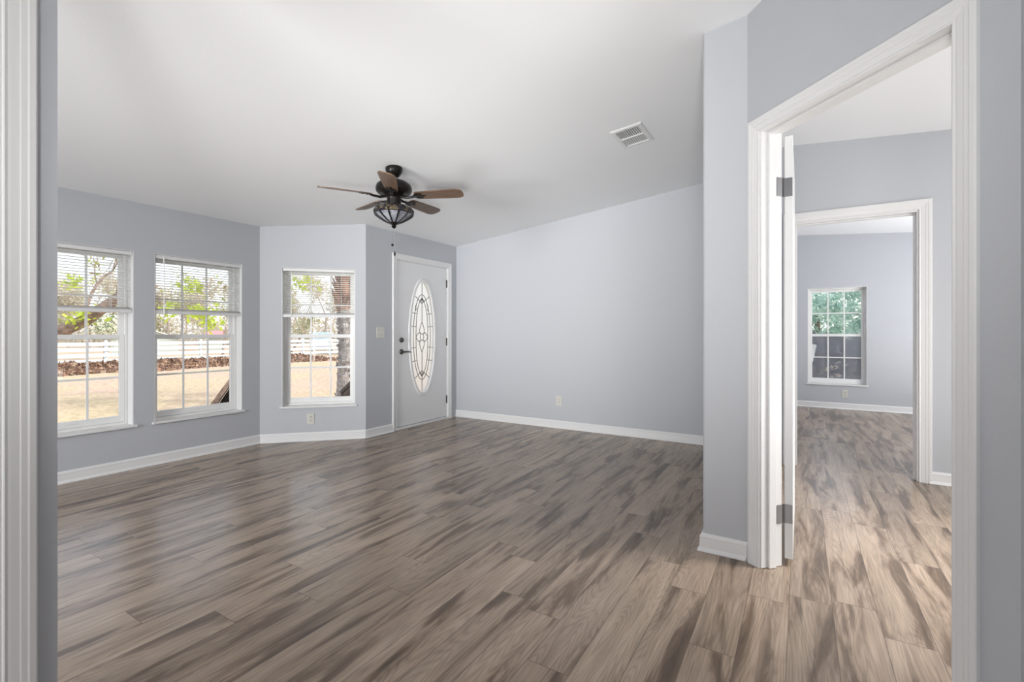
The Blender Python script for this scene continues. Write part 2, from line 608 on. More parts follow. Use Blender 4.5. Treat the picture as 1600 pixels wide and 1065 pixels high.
M_darkwood = mat('dark_stained_wood', (0.05, 0.033, 0.025, 1), 0.6, var=(10, (0.03, 0.02, 0.016, 1), (0.085, 0.055, 0.04, 1)))
M_white = mat('white_car_paint', (0.42, 0.45, 0.48, 1), 0.3)
M_carglass = mat('tinted_windscreen', (0.30, 0.44, 0.50, 1), 0.1)
M_tyre = mat('tyre_rubber', (0.02, 0.02, 0.02, 1), 0.8)
M_blue = mat('pale_blue_siding', (0.32, 0.47, 0.62, 1), 0.6)
M_red = mat('faded_red_metal', (0.62, 0.22, 0.22, 1), 0.5)
M_olivewall = mat('olive_siding', (0.42, 0.46, 0.40, 1), 0.7)
M_paleroof = mat('pale_metal_roof', (0.78, 0.78, 0.77, 1), 0.4)

# ------------------------------------------------------------------ the shell
AX, CX, DY = -4.70, -3.97, 5.05
AB = (AX, 2.765)
BC = (CX, 3.495)
SQ = math.sqrt(0.5)
GE = (-0.226, 2.60)
E1 = (GE[0] + 1.055 * SQ, GE[1] - 1.055 * SQ)
RX = E1[0]                       # wall on the right of the camera
BACKY = -3.5
FAR_Y = 8.5
EASTX = 3.2
HY = 4.64
RIDGE = -0.10
def zl(x):
    return 2.205 + 0.109 * (x - AX)
ZR = zl(RIDGE)
def ceil_z(x, y=0):
    return zl(x) if x <= RIDGE else ZR - 0.088 * (x - RIDGE)
def far_ceil(x, y=0):
    return 2.618 - 0.073 * x

def F2(o, rotz):
    c, s = math.cos(rotz), math.sin(rotz)
    def f(x, y, z):
        return (o[0] + c * x - s * y, o[1] + s * x + c * y, z)
    return f

def wall(name, o, rotz, L, T, holes=(), zb=-0.02, top=ceil_z, o0=0.0, o1=0.0, material=None, cuts=(), over=0.03):
    """inner face on local y = 0, body towards +y. o0 / o1: how far the outer face runs past either end."""
    f = F2(o, rotz)
    mb = MB()
    xs = sorted(set([0.0, L] + [h[0] for h in holes] + [h[1] for h in holes] + list(cuts)))
    def outer(x):
        return x - o0 if x == 0.0 else (x + o1 if x == L else x)
    for a, b in zip(xs, xs[1:]):
        spans = [[zb, None]]
        for h in holes:
            if h[0] <= a + 1e-6 and h[1] >= b - 1e-6:
                new = []
                for lo, hi in spans:
                    if h[2] > lo + 1e-4:
                        new.append([lo, h[2]])
                    new.append([h[3], hi])
                spans = new
        for lo, hi in spans:
            P = [(a, 0), (b, 0), (outer(b), T), (outer(a), T)]
            bot = [f(x, y, lo) for x, y in P]
            topv = []
            for x, y in P:
                q = f(x, y, 0)
                topv.append((q[0], q[1], hi if hi is not None else top(q[0], q[1]) + over))
            mb.hexa(bot, topv)
    return mb.build(name, material or M_wall, kind='structure')

TW, TI = 0.15, 0.115
WZ0, WZ1 = 0.352, 1.800
MIT = math.tan(R_(22.5))
# exterior left wall with the two side-by-side windows
wall('wall_left', (AX, BACKY), R_(90), AB[1] - BACKY, TW, [(0.96 - BACKY, 1.70 - BACKY, WZ0, WZ1), (1.845 - BACKY, 2.588 - BACKY, WZ0, WZ1)], zb=-0.7, o1=TW * -MIT * -1)
LB = math.hypot(BC[0] - AB[0], BC[1] - AB[1])
wall('wall_bay', AB, R_(45), LB, TW, [(0.205, 0.925, WZ0, WZ1)], zb=-0.7, o0=0.0, o1=0.0)
DH0, DH1, DHZ = 3.93 - BC[1], 4.88 - BC[1], 1.985
wall('wall_entry', BC, R_(90), DY - BC[1], TW, [(DH0, DH1, -0.02, DHZ)], zb=-0.7, o1=TW)
wall('wall_back', (CX, DY), 0, -0.434 - CX, TI, zb=-0.02, o0=0.0)
# middle partition with the rounded corner
mb = MB()
rc = 0.014
arc = [(-0.434 + rc - rc * math.cos(a), 2.60 + rc - rc * math.sin(a)) for a in [R_(t) for t in (0, 22.5, 45, 67.5, 90)]]
hx = -0.32
poly = [(-0.434, DY + TI)] + arc + [GE, (GE[0] + 0.0813, GE[1] + 0.0813), (hx, 2.856), (hx, DY + TI)]
mb.prism(poly, -0.02, lambda x, y: ceil_z(x) + 0.03)
mb.build('wall_middle', M_wall, kind='structure')
# diagonal wall with the door opening
EH = (0.073, 0.905, -0.02, 2.098)
wall('wall_diagonal', GE, R_(-45), 1.055, TI, [EH], cuts=[(RIDGE - GE[0]) / SQ], o1=TI * MIT)
wall('wall_right', (RX, E1[1]), R_(-90), E1[1] - BACKY, TI, o0=0.0)
wall('wall_rear', (EASTX, BACKY), R_(180), EASTX - AX, TI, cuts=[EASTX - RIDGE], zb=-0.02)
wall('wall_east', (EASTX, FAR_Y), R_(-90), FAR_Y - BACKY, TW, zb=-0.7)
HH = (-0.06 - hx, 0.765 - hx, -0.02, 2.055)
wall('wall_hall_back', (hx, HY), 0, EASTX - hx, TI, [HH], cuts=[RIDGE - hx])
FW0, FW1 = 0.085, 0.815
wall('wall_bedroom', (hx, FAR_Y), 0, EASTX - hx, TW, [(FW0 - hx, FW1 - hx, WZ0, WZ1)], zb=-0.7, top=far_ceil, over=0.15)
wall('wall_bedroom_side', (hx, DY + TI), R_(90), FAR_Y - DY - TI + TW, TI, top=far_ceil, over=0.15)
# near-left partition that ends at the left edge of the picture, with a doorway further along
LX = -1.86
LY1 = 0.487
LD0, LD1 = -0.42, 0.375
wall('wall_near_left', (LX, BACKY), R_(90), LY1 - BACKY, TI, [(LD0 - BACKY, LD1 - BACKY, -0.02, 2.06)])

# floor, ceilings, ground
mb = MB()
mb.prism([(AX, BACKY), (EASTX, BACKY), (EASTX, FAR_Y), (hx, FAR_Y), (hx, DY), (CX, DY), BC, AB], -0.15, 0.0)
mb.build('floor', M_floor, kind='structure')
mb = MB()
y0, y1 = BACKY - 0.3, DY + 0.3
for xa, xb in ((AX - 0.4, RIDGE), (RIDGE, EASTX + 0.4)):
    yb = y1 if xb == RIDGE else HY + TI
    za, zb_ = (zl(xa), ZR) if xb == RIDGE else (ZR, ceil_z(xb))
    mb.hexa([(xa, y0, za), (xb, y0, zb_), (xb, yb, zb_), (xa, yb, za)], [(xa, y0, za + 0.12), (xb, y0, zb_ + 0.12), (xb, yb, zb_ + 0.12), (xa, yb, za + 0.12)])
mb.build('ceiling', M_ceil, kind='structure')
mb = MB()
xa, xb = hx - 0.3, EASTX + 0.4
mb.hexa([(xa, HY + TI, far_ceil(xa)), (xb, HY + TI, far_ceil(xb)), (xb, FAR_Y + 0.3, far_ceil(xb)), (xa, FAR_Y + 0.3, far_ceil(xa))],
        [(xa, HY + TI, far_ceil(xa) + 0.2), (xb, HY + TI, far_ceil(xb) + 0.2), (xb, FAR_Y + 0.3, far_ceil(xb) + 0.2), (xa, FAR_Y + 0.3, far_ceil(xa) + 0.2)])
mb.build('ceiling_bedroom', M_ceil, kind='structure')
mb = MB()
mb.prism([(-140, -90), (90, -90), (90, 140), (-140, 140)], -0.9, -0.7)
mb.build('ground', M_grass, kind='structure')

# ------------------------------------------------------------------ baseboards
BBP = [(-0.001, 0.0), (0.024, 0.0), (0.025, 0.004), (0.015, 0.022), (0.0125, 0.066), (0.0135, 0.074), (0.006, 0.090), (-0.001, 0.090)]
def baseboard(name, path):
    mb = MB()
    mb.sweep(path, BBP, lambda x, y, t: (x, y, t))
    return mb.build(name, M_trim, kind='structure', smooth=False)
# the room lies to the right of each path
baseboard('baseboard_left', [(AX, BACKY), (AX, AB[1])])
baseboard('baseboard_bay', [AB, BC])
baseboard('baseboard_entry', [BC, (CX, 3.873)])
baseboard('baseboard_back', [(CX, DY), (-0.434, DY)])
baseboard('baseboard_middle', [(-0.434, DY), (-0.434, 2.60), GE, (GE[0] + 0.012 * SQ, GE[1] - 0.012 * SQ)])
baseboard('baseboard_diagonal', [(GE[0] + 0.962 * SQ, GE[1] - 0.962 * SQ), E1, (RX, -3.0)])
baseboard('baseboard_hall', [(0.815, HY), (EASTX, HY)])
baseboard('baseboard_bedroom', [(hx, FAR_Y), (EASTX, FAR_Y)])
# fix mitre joints visible at the bay corners: extend along the run
def casing_profile(w):
    return [(0.0, -0.001), (0.0, 0.009), (0.004, 0.011), (0.010, 0.009), (0.016, 0.0105), (w * 0.48, 0.0125), (w * 0.52, 0.0145), (w * 0.70, 0.0155), (w * 0.76, 0.018), (w * 0.94, 0.018), (w, 0.014), (w, -0.001)]

def casing(name, o, rotz, x0, x1, ztop, w, zb=0.0, out=False, T=0.0, left=True):
    """U-shaped casing round an opening; local x along wall, towards the room is -y (or +y past T when out)"""
    f = F2(o, rotz)
    mb = MB()
    path = [(x0, zb), (x0, ztop), (x1, ztop), (x1, zb)]
    # offset must go outwards = to the left of this path, so mirror w
    prof = [(-a, t) for a, t in casing_profile(w)]
    if out:
        mb.sweep(path, prof, lambda x, z, t: f(x, T + t, z))
    else:
        mb.sweep(path, prof, lambda x, z, t: f(x, -t, z))
    return mb.build(name, M_trim, kind='structure')

casing('trim_1', GE, R_(-45), 0.086, 0.892, 2.079, 0.068)
casing('trim_2', (hx, HY), 0, -0.055 - hx, 0.757 - hx, 2.050, 0.075)
casing('trim_3', (LX, 0), R_(90), LD0 + 0.012, LD1 - 0.002, 2.05, 0.068)
casing('trim_4', (CX, 0), R_(90), 3.942, 4.868, 1.976, 0.064)

def jamb(name, o, rotz, x0, x1, ztop, T, stop=True, th=0.019, stop_y=(0.034, 0.074)):
    f = F2(o, rotz)
    mb = MB()
    def lb(a, b):
        P = [(a[0], a[1]), (b[0], a[1]), (b[0], b[1]), (a[0], b[1])]
        mb.hexa([f(x, y, a[2]) for x, y in P], [f(x, y, b[2]) for x, y in P])
    lb((x0, -0.001, 0.002), (x0 + th, T + 0.001, ztop))
    lb((x1 - th, -0.001, 0.002), (x1, T + 0.001, ztop))
    lb((x0 + th, -0.001, ztop - th), (x1 - th, T + 0.001, ztop))
    if stop:
        s0, s1 = stop_y
        lb((x0 + th, s0, 0.002), (x0 + th + 0.012, s1, ztop - th))
        lb((x1 - th - 0.012, s0, 0.002), (x1 - th, s1, ztop - th))
        lb((x0 + th + 0.012, s0, ztop - th - 0.012), (x1 - th - 0.012, s1, ztop - th))
    return mb.build(name, M_trim, kind='structure', bevel=0.002)
jamb('trim_5', GE, R_(-45), 0.0735, 0.9045, 2.0975, TI)
jamb('trim_6', (hx, HY), 0, -0.0595 - hx, 0.7645 - hx, 2.0545, TI)
jamb('trim_7', (LX, 0), R_(90), LD0 + 0.0005, LD1 - 0.0005, 2.0595, TI)
jamb('trim_8', (CX, 0), R_(90), 3.9305, 4.8795, 1.9845, TW, stop=False)

# ------------------------------------------------------------------ windows
def window(idx, o, rotz, w, screen=False):
    """origin: bottom centre of the opening on the inner wall face; +y goes outside"""
    h = WZ1 - WZ0
    r = root('window_%d' % idx, (o[0], o[1], WZ0), rotz, kind='structure')
    hw = w / 2 - 0.0005
    # painted return (reveal) of the opening
    mb = MB()
    mb.box((-hw, 0.001, 0.012), (-hw + 0.006, 0.095, h - 0.0005))
    mb.box((hw - 0.006, 0.001, 0.012), (hw, 0.095, h - 0.0005))
    mb.box((-hw + 0.006, 0.001, h - 0.0065), (hw - 0.006, 0.095, h - 0.0005))
    mb.build('window_reveal', M_trim, r)
    mb = MB()
    mb.box((-hw + 0.0, 0.0, 0.0005), (hw - 0.0, 0.098, 0.013))
    mb.box((-hw - 0.020, -0.022, -0.006), (hw + 0.020, -0.0005, 0.013))
    mb.build('window_sill', M_trim, r, bevel=0.003)
    # frame
    def ring(name, x0, x1, z0, z1, ya, yb, st, bot, top, m, parent):
        q = MB()
        q.box((x0, ya, z0), (x0 + st, yb, z1))
        q.box((x1 - st, ya, z0), (x1, yb, z1))
        q.box((x0 + st, ya, z0), (x1 - st, yb, z0 + bot))
        q.box((x0 + st, ya, z1 - top), (x1 - st, yb, z1))
        return q.build(name, m, parent, bevel=0.002)
    ring('window_frame', -hw, hw, 0.0135, h - 0.0005, 0.0985, 0.1485, 0.026, 0.02, 0.026, M_vinyl, r)
    mz = 1.088 - WZ0          # meeting rail centre
    ix = hw - 0.027
    def sash(name, z0, z1, ya, yb, bot, top):
        s = ring(name, -ix, ix, z0, z1, ya, yb, 0.034, bot, top, M_vinyl, r)
        gx0, gx1, gz0, gz1 = -ix + 0.034, ix - 0.034, z0 + bot, z1 - top
        yc = (ya + yb) / 2
        g = MB()
        g.box((gx0 - 0.004, yc - 0.002, gz0 - 0.004), (gx1 + 0.004, yc + 0.002, gz1 + 0.004))
        g.build('glass_pane', M_glass, s)
        m = MB()
        for k in (1, 2):
            x = gx0 + (gx1 - gx0) * k / 3
            m.box((x - 0.008, yc - 0.009, gz0), (x + 0.008, yc - 0.003, gz1))
        z = (gz0 + gz1) / 2
        m.box((gx0, yc - 0.0095, z - 0.008), (gx1, yc - 0.0035, z + 0.008))
        m.build('grille', M_vinyl, s)
        return s
    sash('upper_sash', mz - 0.018, h - 0.028, 0.125, 0.146, 0.034, 0.034)
    ls = sash('lower_sash', 0.035, mz + 0.020, 0.1005, 0.1235, 0.052, 0.036)
    lk = MB()
    lk.box((-0.03, 0.094, 0.060), (0.03, 0.1, 0.068))
    lk.build('lift_rail', M_vinyl, ls, bevel=0.002)
    if screen:
        g = MB()
        g.box((-ix, 0.149, 0.03), (ix, 0.1495, mz + 0.01))
        g.build('insect_screen', M_screen, r)
    return r

def bwl(s):
    return (AB[0] + s * SQ, AB[1] + s * SQ)
W1 = ((AX, 1.33), R_(90), 0.74)
W2 = ((AX, 2.2165), R_(90), 0.743)
W3 = (bwl(0.565), R_(45), 0.72)
W4 = (((FW0 + FW1) / 2, FAR_Y), 0.0, FW1 - FW0)
window(1, *W1)
window(2, *W2)
window(3, *W3)
window(4, *W4, screen=True)

def blind(o, rotz, w, label, wand_x):
    h = WZ1
    r = root('window_blind', (o[0], o[1], WZ0), rotz, label=label, cat='blind', group='raised white mini blinds')
    hw = w / 2 - 0.010
    top = WZ1 - WZ0 - 0.008
    mb = MB()
    mb.box((-hw, 0.006, top - 0.030), (hw, 0.038, top))
    mb.build('head_rail', M_trim, r, bevel=0.003)
    bz = 1.300 - WZ0
    n = 20
    z0, z1 = top - 0.045, bz + 0.030
    mb = MB()
    for i in range(n):
        z = z0 + (z1 - z0) * i / (n - 1)
        segs = []
        for k in range(5):
            t = -1 + k * 0.5
            segs.append((0.022 + 0.0125 * t, z + 0.0022 * (1 - t * t) - 0.0016 * t))
        v = [(-hw + 0.003, y, zz) for y, zz in segs] + [(hw - 0.003, y, zz) for y, zz in segs]
        v += [(x, y, zz - 0.0006) for x, y, zz in v]
        f = []
        for k in range(4):
            f.append((k, k + 1, 5 + k + 1, 5 + k))
            f.append((10 + k, 15 + k, 15 + k + 1, 10 + k + 1))
        f += [(0, 10, 11, 1), (3, 13, 14, 4), (4, 14, 19, 9), (9, 19, 15 + 3, 8), (5, 0, 10, 15)]
        mb.add(v, f)
    mb.build('slats', M_slat, r)
    mb = MB()
    mb.box((-hw, 0.008, bz - 0.013), (hw, 0.036, bz + 0.013))
    for i in range(5):
        mb.box((-hw + 0.003, 0.0095, bz + 0.0135 + i * 0.003), (hw - 0.003, 0.0345, bz + 0.0153 + i * 0.003))
    mb.build('bottom_rail', M_trim, r, bevel=0.002)
    for x in (-hw * 0.62, hw * 0.62):
        mb = MB()
        for y in (0.0085, 0.0355):
            mb.tube([(x, y, bz), (x, y, top - 0.03)], 0.0012, 6)
        mb.build('ladder_cord', M_trim, r)
    if wand_x is not None:
        mb = MB()
        mb.tube([(wand_x, 0.001, top - 0.02), (wand_x, -0.002, top - 0.53)], 0.004, 6)
        mb.build('tilt_wand', M_slat, r)
    return r
blind(*W1, 'raised white mini blind at the top of the leftmost window', None)
blind(*W2, 'raised white mini blind with a hanging tilt wand in the middle window', -0.30)
blind(*W3, 'raised white mini blind with a palm trunk outside behind it', -0.27)

# ------------------------------------------------------------------ front door
r = root('door_1', (CX, (3.96 + 4.85) / 2, 0), R_(90), kind='structure')
dw, dz0, dz1 = 0.444, 0.032, 1.964
YF = 0.012       # door face behind the wall face
oc, oa, ob = (-0.003, 1.072), 0.222, 0.692     # centre (x, z), half axes of the hole
mb = MB()
N = 96
def rectpt(a):
    c, s = math.cos(a), math.sin(a)
    hx_ = (dw - oc[0]) if c > 0 else (dw + oc[0])
    hz_ = (dz1 - oc[1]) if s > 0 else (oc[1] - dz0)
    t = min(hx_ / abs(c) if abs(c) > 1e-9 else 1e9, hz_ / abs(s) if abs(s) > 1e-9 else 1e9)
    return oc[0] + c * t, oc[1] + s * t
angs = [2 * PI * i / N for i in range(N)]
for cx, cz in ((dw, dz1), (-dw, dz1), (-dw, dz0), (dw, dz0)):
    a = math.atan2(cz - oc[1], cx - oc[0]) % (2 * PI)
    i = min(range(N), key=lambda q: abs(angs[q] - a))
    angs[i] = a
v = []
for y in (YF, YF + 0.044):
    for a in angs:
        v.append((oc[0] + oa * math.cos(a), y, oc[1] + ob * math.sin(a)))
    for a in angs:
        x, z = rectpt(a)
        v.append((x, y, z))
f = []
for i in range(N):
    j = (i + 1) % N
    f += [(i, j, N + j, N + i), (2 * N + i, 3 * N + i, 3 * N + j, 2 * N + j), (i, 2 * N + i, 2 * N + j, j), (N + i, N + j, 3 * N + j, 3 * N + i)]
mb.add(v, f)
leaf = mb.build('door_leaf', M_door, r)
def ellipse(a, b, n=96):
    return [(oc[0] + a * math.cos(2 * PI * i / n), oc[1] + b * math.sin(2 * PI * i / n)) for i in range(n)]
mb = MB()
prof = [(0.012, -0.0005), (0.012, 0.006), (0.004, 0.013), (-0.008, 0.010), (-0.018, 0.013), (-0.028, 0.008), (-0.033, -0.0005)]
mb.sweep(ellipse(oa, ob), [(-q, t) for q, t in prof], lambda x, z, t: (x, YF - t, z), closed=True)
mb.build('oval_trim', M_trim, r, smooth=True)
mb = MB()
n = 96
pts = ellipse(oa - 0.001, ob - 0.001)
v = [(x, YF + 0.018, z) for x, z in pts] + [(x, YF + 0.026, z) for x, z in pts]
mb.add(v, [tuple(range(n)), tuple(range(n, 2 * n))] + [(i, (i + 1) % n, n + (i + 1) % n, n + i) for i in range(n)])
og = mb.build('oval_glass', M_frost, r, label='textured oval glass')
GA, GB = 0.205, 0.672       # visible glass half axes
def P(u, w):
    return (oc[0] + GA * u, YF + 0.014, oc[1] + GB * w)
mb = MB()
rr = 0.0042
def line(pts_, closed=False):
    mb.tube([P(*q) for q in (pts_ + [pts_[0]] if closed else pts_)], rr, 6)
def arc_e(a, b, t0, t1, n=24):
    return [(a * math.cos(R_(t0 + (t1 - t0) * i / n)), b * math.sin(R_(t0 + (t1 - t0) * i / n))) for i in range(n + 1)]
line(arc_e(0.745, 0.78, 0, 360, 60))
for sy in (1, -1):
    line([(0, sy * 0.995), (0, sy * 0.28)])
    for sx in (1, -1):
        # inner lancet
        line([(sx * 0.52, 0), (sx * 0.51, sy * 0.2), (sx * 0.46, sy * 0.38), (sx * 0.36, sy * 0.53), (sx * 0.18, sy * 0.66), (0, sy * 0.725)])
        line([(sx * 0.645, sy * 0.755), (0, sy * 0.615)])
        line([(0, sy * 0.725), (sx * 0.13, sy * 0.64)])
        for wz, uo, ui in ((0.44, 0.895, 0.43), (0.20, 0.975, 0.51)):
            line([(sx * uo, sy * wz), (sx * ui, sy * (wz - 0.015))])
        # teardrop
        line([(0, sy * 0.28), (sx * 0.12, sy * 0.20), (sx * 0.22, sy * 0.13), (sx * 0.17, sy * 0.075), (sx * 0.05, sy * 0.055)])
        # side petals
        line([(sx * 0.52, 0), (sx * 0.38, sy * 0.055), (sx * 0.25, sy * 0.085), (sx * 0.17, sy * 0.06)])
        # small leaf sprig beside the lancet
        if sy > 0:
            line([(sx * 0.47, 0.61), (sx * 0.56, 0.55), (sx * 0.49, 0.51), (sx * 0.55, 0.48)])
line(arc_e(0.15, 0.058, 0, 360, 20))
mb.build('leaded_came', M_lead, og)
# hardware
mb = MB()
Mx = Matrix.Translation((-0.372, YF, 1.040)) @ Matrix.Rotation(R_(90), 4, 'X')
q = MB().lathe([(0.030, 0.0), (0.031, 0.006), (0.026, 0.016), (0.014, 0.022), (0.001, 0.023)], 24)
mb.add([Mx @ Vector(p) for p in q.v], q.f)
q = MB().box((-0.0045, -0.016, 0.02), (0.0045, 0.016, 0.036))
mb.add([Mx @ Vector(p) for p in q.v], q.f)
mb.build('deadbolt', M_nickel, r, smooth=True, label='dark nickel deadbolt thumb turn')
Mx = Matrix.Translation((-0.372, YF, 0.903)) @ Matrix.Rotation(R_(90), 4, 'X')
mb = MB()
q = MB().lathe([(0.032, 0.0), (0.033, 0.006), (0.028, 0.014), (0.013, 0.020), (0.012, 0.045), (0.001, 0.046)], 24)
mb.add([Mx @ Vector(p) for p in q.v], q.f)
mb.tube([(-0.372, YF - 0.048, 0.903), (-0.345, YF - 0.052, 0.905), (-0.300, YF - 0.050, 0.903), (-0.262, YF - 0.044, 0.896)], [0.011, 0.010, 0.008, 0.006], 10)
mb.build('lever_handle', M_nickel, r, smooth=True, label='dark nickel lever handle')
for z in (1.766, 1.007, 0.252):
    mb = MB()
    mb.tube([(dw + 0.006, YF - 0.006, z - 0.05), (dw + 0.006, YF - 0.006, z + 0.05)], 0.007, 10)
    mb.box((dw - 0.002, YF - 0.003, z - 0.05), (dw + 0.014, YF - 0.0005, z + 0.05))
    mb.build('door_hinge', M_darksteel, r)
mb = MB()
mb.box((-0.4745 + 0.02, -0.018, 0.0005), (0.4745 - 0.02, TW, 0.026))
mb.build('door_threshold', M_trim, r, bevel=0.004)
mb = MB()
mb.box((-dw, YF + 0.002, 0.027), (dw, YF + 0.04, 0.0315))
mb.build('door_sweep', M_slot, r)

# ------------------------------------------------------------------ open interior door (hinged on the left jamb, folded back)
r = root('door_2', (-0.068, 2.632, 0), 0, kind='structure')
mb = MB()
# leaf runs away along +y
Lw, Lt, Z0, Z1 = 0.79, 0.035, 0.035, 2.068
mb.box((0, 0, Z0), (Lt, Lw, Z1))
mb.build('door_leaf', M_door, r, bevel=0.002)
for z in (1.822, 0.252):
    mb = MB()
    mb.tube([(-0.004, -0.006, z - 0.0445), (-0.004, -0.006, z + 0.0445)], 0.0065, 10)
    mb.box((0.002, -0.0025, z - 0.0445), (Lt - 0.002, -0.0004, z + 0.0445))
    a = F2((0, 0), R_(-45))
    Mh = Matrix.Translation((-0.0105, -0.018, 0)) @ Matrix.Rotation(R_(45), 4, 'Z')
    mb.box((-0.030, -0.0022, z - 0.0445), (0.0, -0.0005, z + 0.0445), Mh)
    for zz in (-0.03, 0.0, 0.03):
        mb.box((0.018, -0.0034, z + zz - 0.003), (0.024, -0.0024, z + zz + 0.003), None)
    mb.build('door_hinge', M_steel, r)

# ------------------------------------------------------------------ electrical covers
def outlet(o, z, rotz, label):
    r = root('wall_outlet', (o[0], o[1], z), rotz, label=label, cat='outlet', group='duplex wall outlets')
    mb = MB()
    mb.box((-0.036, -0.006, -0.058), (0.036, -0.0003, 0.058))
    mb.build('cover_plate', M_plate, r, bevel=0.003)
    for s in (-1, 1):
        mb = MB()
        p = [(0.0165 * math.cos(R_(a)), 0.0145 * math.sin(R_(a)) + s * 0.0195) for a in range(0, 360, 20)]
        n = len(p)
        mb.add([(x, -0.0062, zz) for x, zz in p] + [(x, -0.0085, zz) for x, zz in p], [tuple(range(n)), tuple(range(n, 2 * n))] + [(i, (i + 1) % n, n + (i + 1) % n, n + i) for i in range(n)])
        so_ = mb.build('socket', M_plate, r)
        mb = MB()
        for x in (-0.006, 0.006):
            mb.box((x - 0.0015, -0.0092, s * 0.0195 - 0.001), (x + 0.0015, -0.0086, s * 0.0195 + 0.009))
        mb.box((-0.0025, -0.0092, s * 0.0195 - 0.009), (0.0025, -0.0086, s * 0.0195 - 0.005))
        mb.build('slots', M_slot, so_)
    mb = MB()
    mb.tube([(0, -0.0062, 0), (0, -0.0078, 0)], 0.003, 10)
    mb.build('screw', M_steel, r)
    return r
outlet(bwl(0.483), 0.229, R_(45), 'almond duplex outlet below the window by the front door')
outlet((-2.438, DY), 0.324, 0, 'almond duplex outlet low on the long blank grey wall')
outlet((0.55, FAR_Y), 0.228, 0, 'small outlet under the window of the far room')
r = root('light_switch', (CX, 3.70, 1.127), R_(90), label='almond double light switch plate on the wall left of the front door', cat='light switch')
mb = MB()
mb.box((-0.058, -0.006, -0.058), (0.058, -0.0003, 0.058))
mb.build('cover_plate', M_plate, r, bevel=0.003)
for x in (-0.023, 0.023):
    mb = MB()
    mb.box((x - 0.005, -0.0075, -0.012), (x + 0.005, -0.0062, 0.012))
    mb.box((x - 0.004, -0.017, -0.004), (x + 0.004, -0.0076, 0.008), Matrix.Rotation(R_(-12), 4, 'X'))
    mb.build('toggle', M_plate, r)
for x in (-0.023, 0.023):
    for z in (-0.03, 0.03):
        mb = MB()
        mb.tube([(x, -0.0062, z), (x, -0.0076, z)], 0.0028, 8)
        mb.build('screw', M_steel, r)

# ------------------------------------------------------------------ ceiling vent
vx, vy = -1.078, 3.490
slope = math.atan(0.109)
r = root('ceiling_vent', (vx, vy, zl(vx) - 0.0005), 0, label='white rectangular louvred air vent on the ceiling', cat='vent')
r.rotation_euler = (0, -slope, 0)
vw, vh = 0.118, 0.175
iw, ih = 0.085, 0.128
mb = MB()
def vring(z0, z1, ax, ay, bx, by):
    mb.hexa([(-ax, -ay, z0), (ax, -ay, z0), (bx, -by, z1), (-bx, -by, z1)], [(-ax, -ay, z0 + 0.002), (ax, -ay, z0 + 0.002), (bx, -by, z1 + 0.002), (-bx, -by, z1 + 0.002)])
prof = [(0.0, -0.001), (0.0, -0.003), (-0.010, -0.010), (-(vw - iw), -0.011), (-(vw - iw), -0.001)]
mb.sweep([(-vw, -vh), (-vw, vh), (vw, vh), (vw, -vh)], [(-a, t) for a, t in prof], lambda x, y, t: (x, y, t), closed=True)
mb.build('vent_frame', M_trim, r)
mb = MB()
mb.box((-iw, -ih, -0.0025), (iw, ih, -0.001))
mb.build('duct_opening', M_duct, r)
mb = MB()
mb.box((-iw - 0.004, -0.006, -0.012), (iw + 0.004, 0.006, -0.003))
mb.build('divider_bar', M_trim, r)
mb = MB()
n = 11
for half in (-1, 1):
    for i in range(n):
        x = -iw + (i + 0.5) * 2 * iw / n
        Mx = Matrix.Translation((x, 0, -0.0068)) @ Matrix.Rotation(R_(24 if half < 0 else -24), 4, 'Y')
        ya, yb = (-ih - 0.003, -0.006) if half < 0 else (0.006, ih + 0.003)
        mb.box((-0.0047, ya, -0.0007), (0.0047, yb, 0.0007), Mx)
mb.build('louvres', M_trim, r)
for y in (-vh + 0.02, vh - 0.02):
    mb = MB()
    mb.tube([(0, y, -0.0095), (0, y, -0.013)], 0.004, 8)
    mb.build('screw', M_steel, r)

# ------------------------------------------------------------------ ceiling fan
fx, fy = -2.735, 2.690
fz = zl(fx)
r = root('ceiling_fan', (fx, fy, fz), 0, label='dark bronze ceiling fan with five walnut blades and a stained glass bowl light', cat='ceiling fan')
def zz(z):
    return z - fz
mb = MB()
mb.lathe([(0.060, 0.012), (0.066, 0.0), (0.066, -0.018), (0.060, -0.040), (0.040, -0.066), (0.024, -0.074), (0.001, -0.075)], 32)
mb.build('canopy', M_bronze, r, smooth=True)
mb = MB()
mb.lathe([(0.013, -0.07), (0.013, zz(2.335)), (0.020, zz(2.333)), (0.022, zz(2.318))], 16)
mb.build('downrod', M_bronze, r, smooth=True)
mb = MB()
mb.lathe([(0.022, zz(2.322)), (0.060, zz(2.320)), (0.100, zz(2.308)), (0.130, zz(2.286)), (0.140, zz(2.262)), (0.140, zz(2.240)), (0.134, zz(2.228)), (0.120, zz(2.215)), (0.090, zz(2.208)), (0.052, zz(2.205))], 40)
mb.build('motor_housing', M_bronze, r, smooth=True)
mb = MB()
mb.lathe([(0.072, zz(2.206)), (0.074, zz(2.196)), (0.058, zz(2.188)), (0.052, zz(2.176)), (0.056, zz(2.150)), (0.052, zz(2.128)), (0.036, zz(2.116)), (0.010, zz(2.110)), (0.008, zz(1.985))], 28)
mb.build('switch_housing', M_bronze, r, smooth=True)
Fv, Rv = Vector((-0.5217, 0.853)), Vector((0.853, 0.5217))
d0 = -Fv * math.cos(R_(8.6)) + Rv * math.sin(R_(8.6))
a0 = math.atan2(d0.y, d0.x)
def blade_outline():
    pts = []
    for t, w in ((0.175, 0.040), (0.190, 0.050), (0.26, 0.055), (0.40, 0.0610), (0.50, 0.0635), (0.530, 0.0600), (0.548, 0.050), (0.558, 0.034), (0.562, 0.012)):
        pts.append((t, w))
    return pts + [(x, -y) for x, y in reversed(pts)]
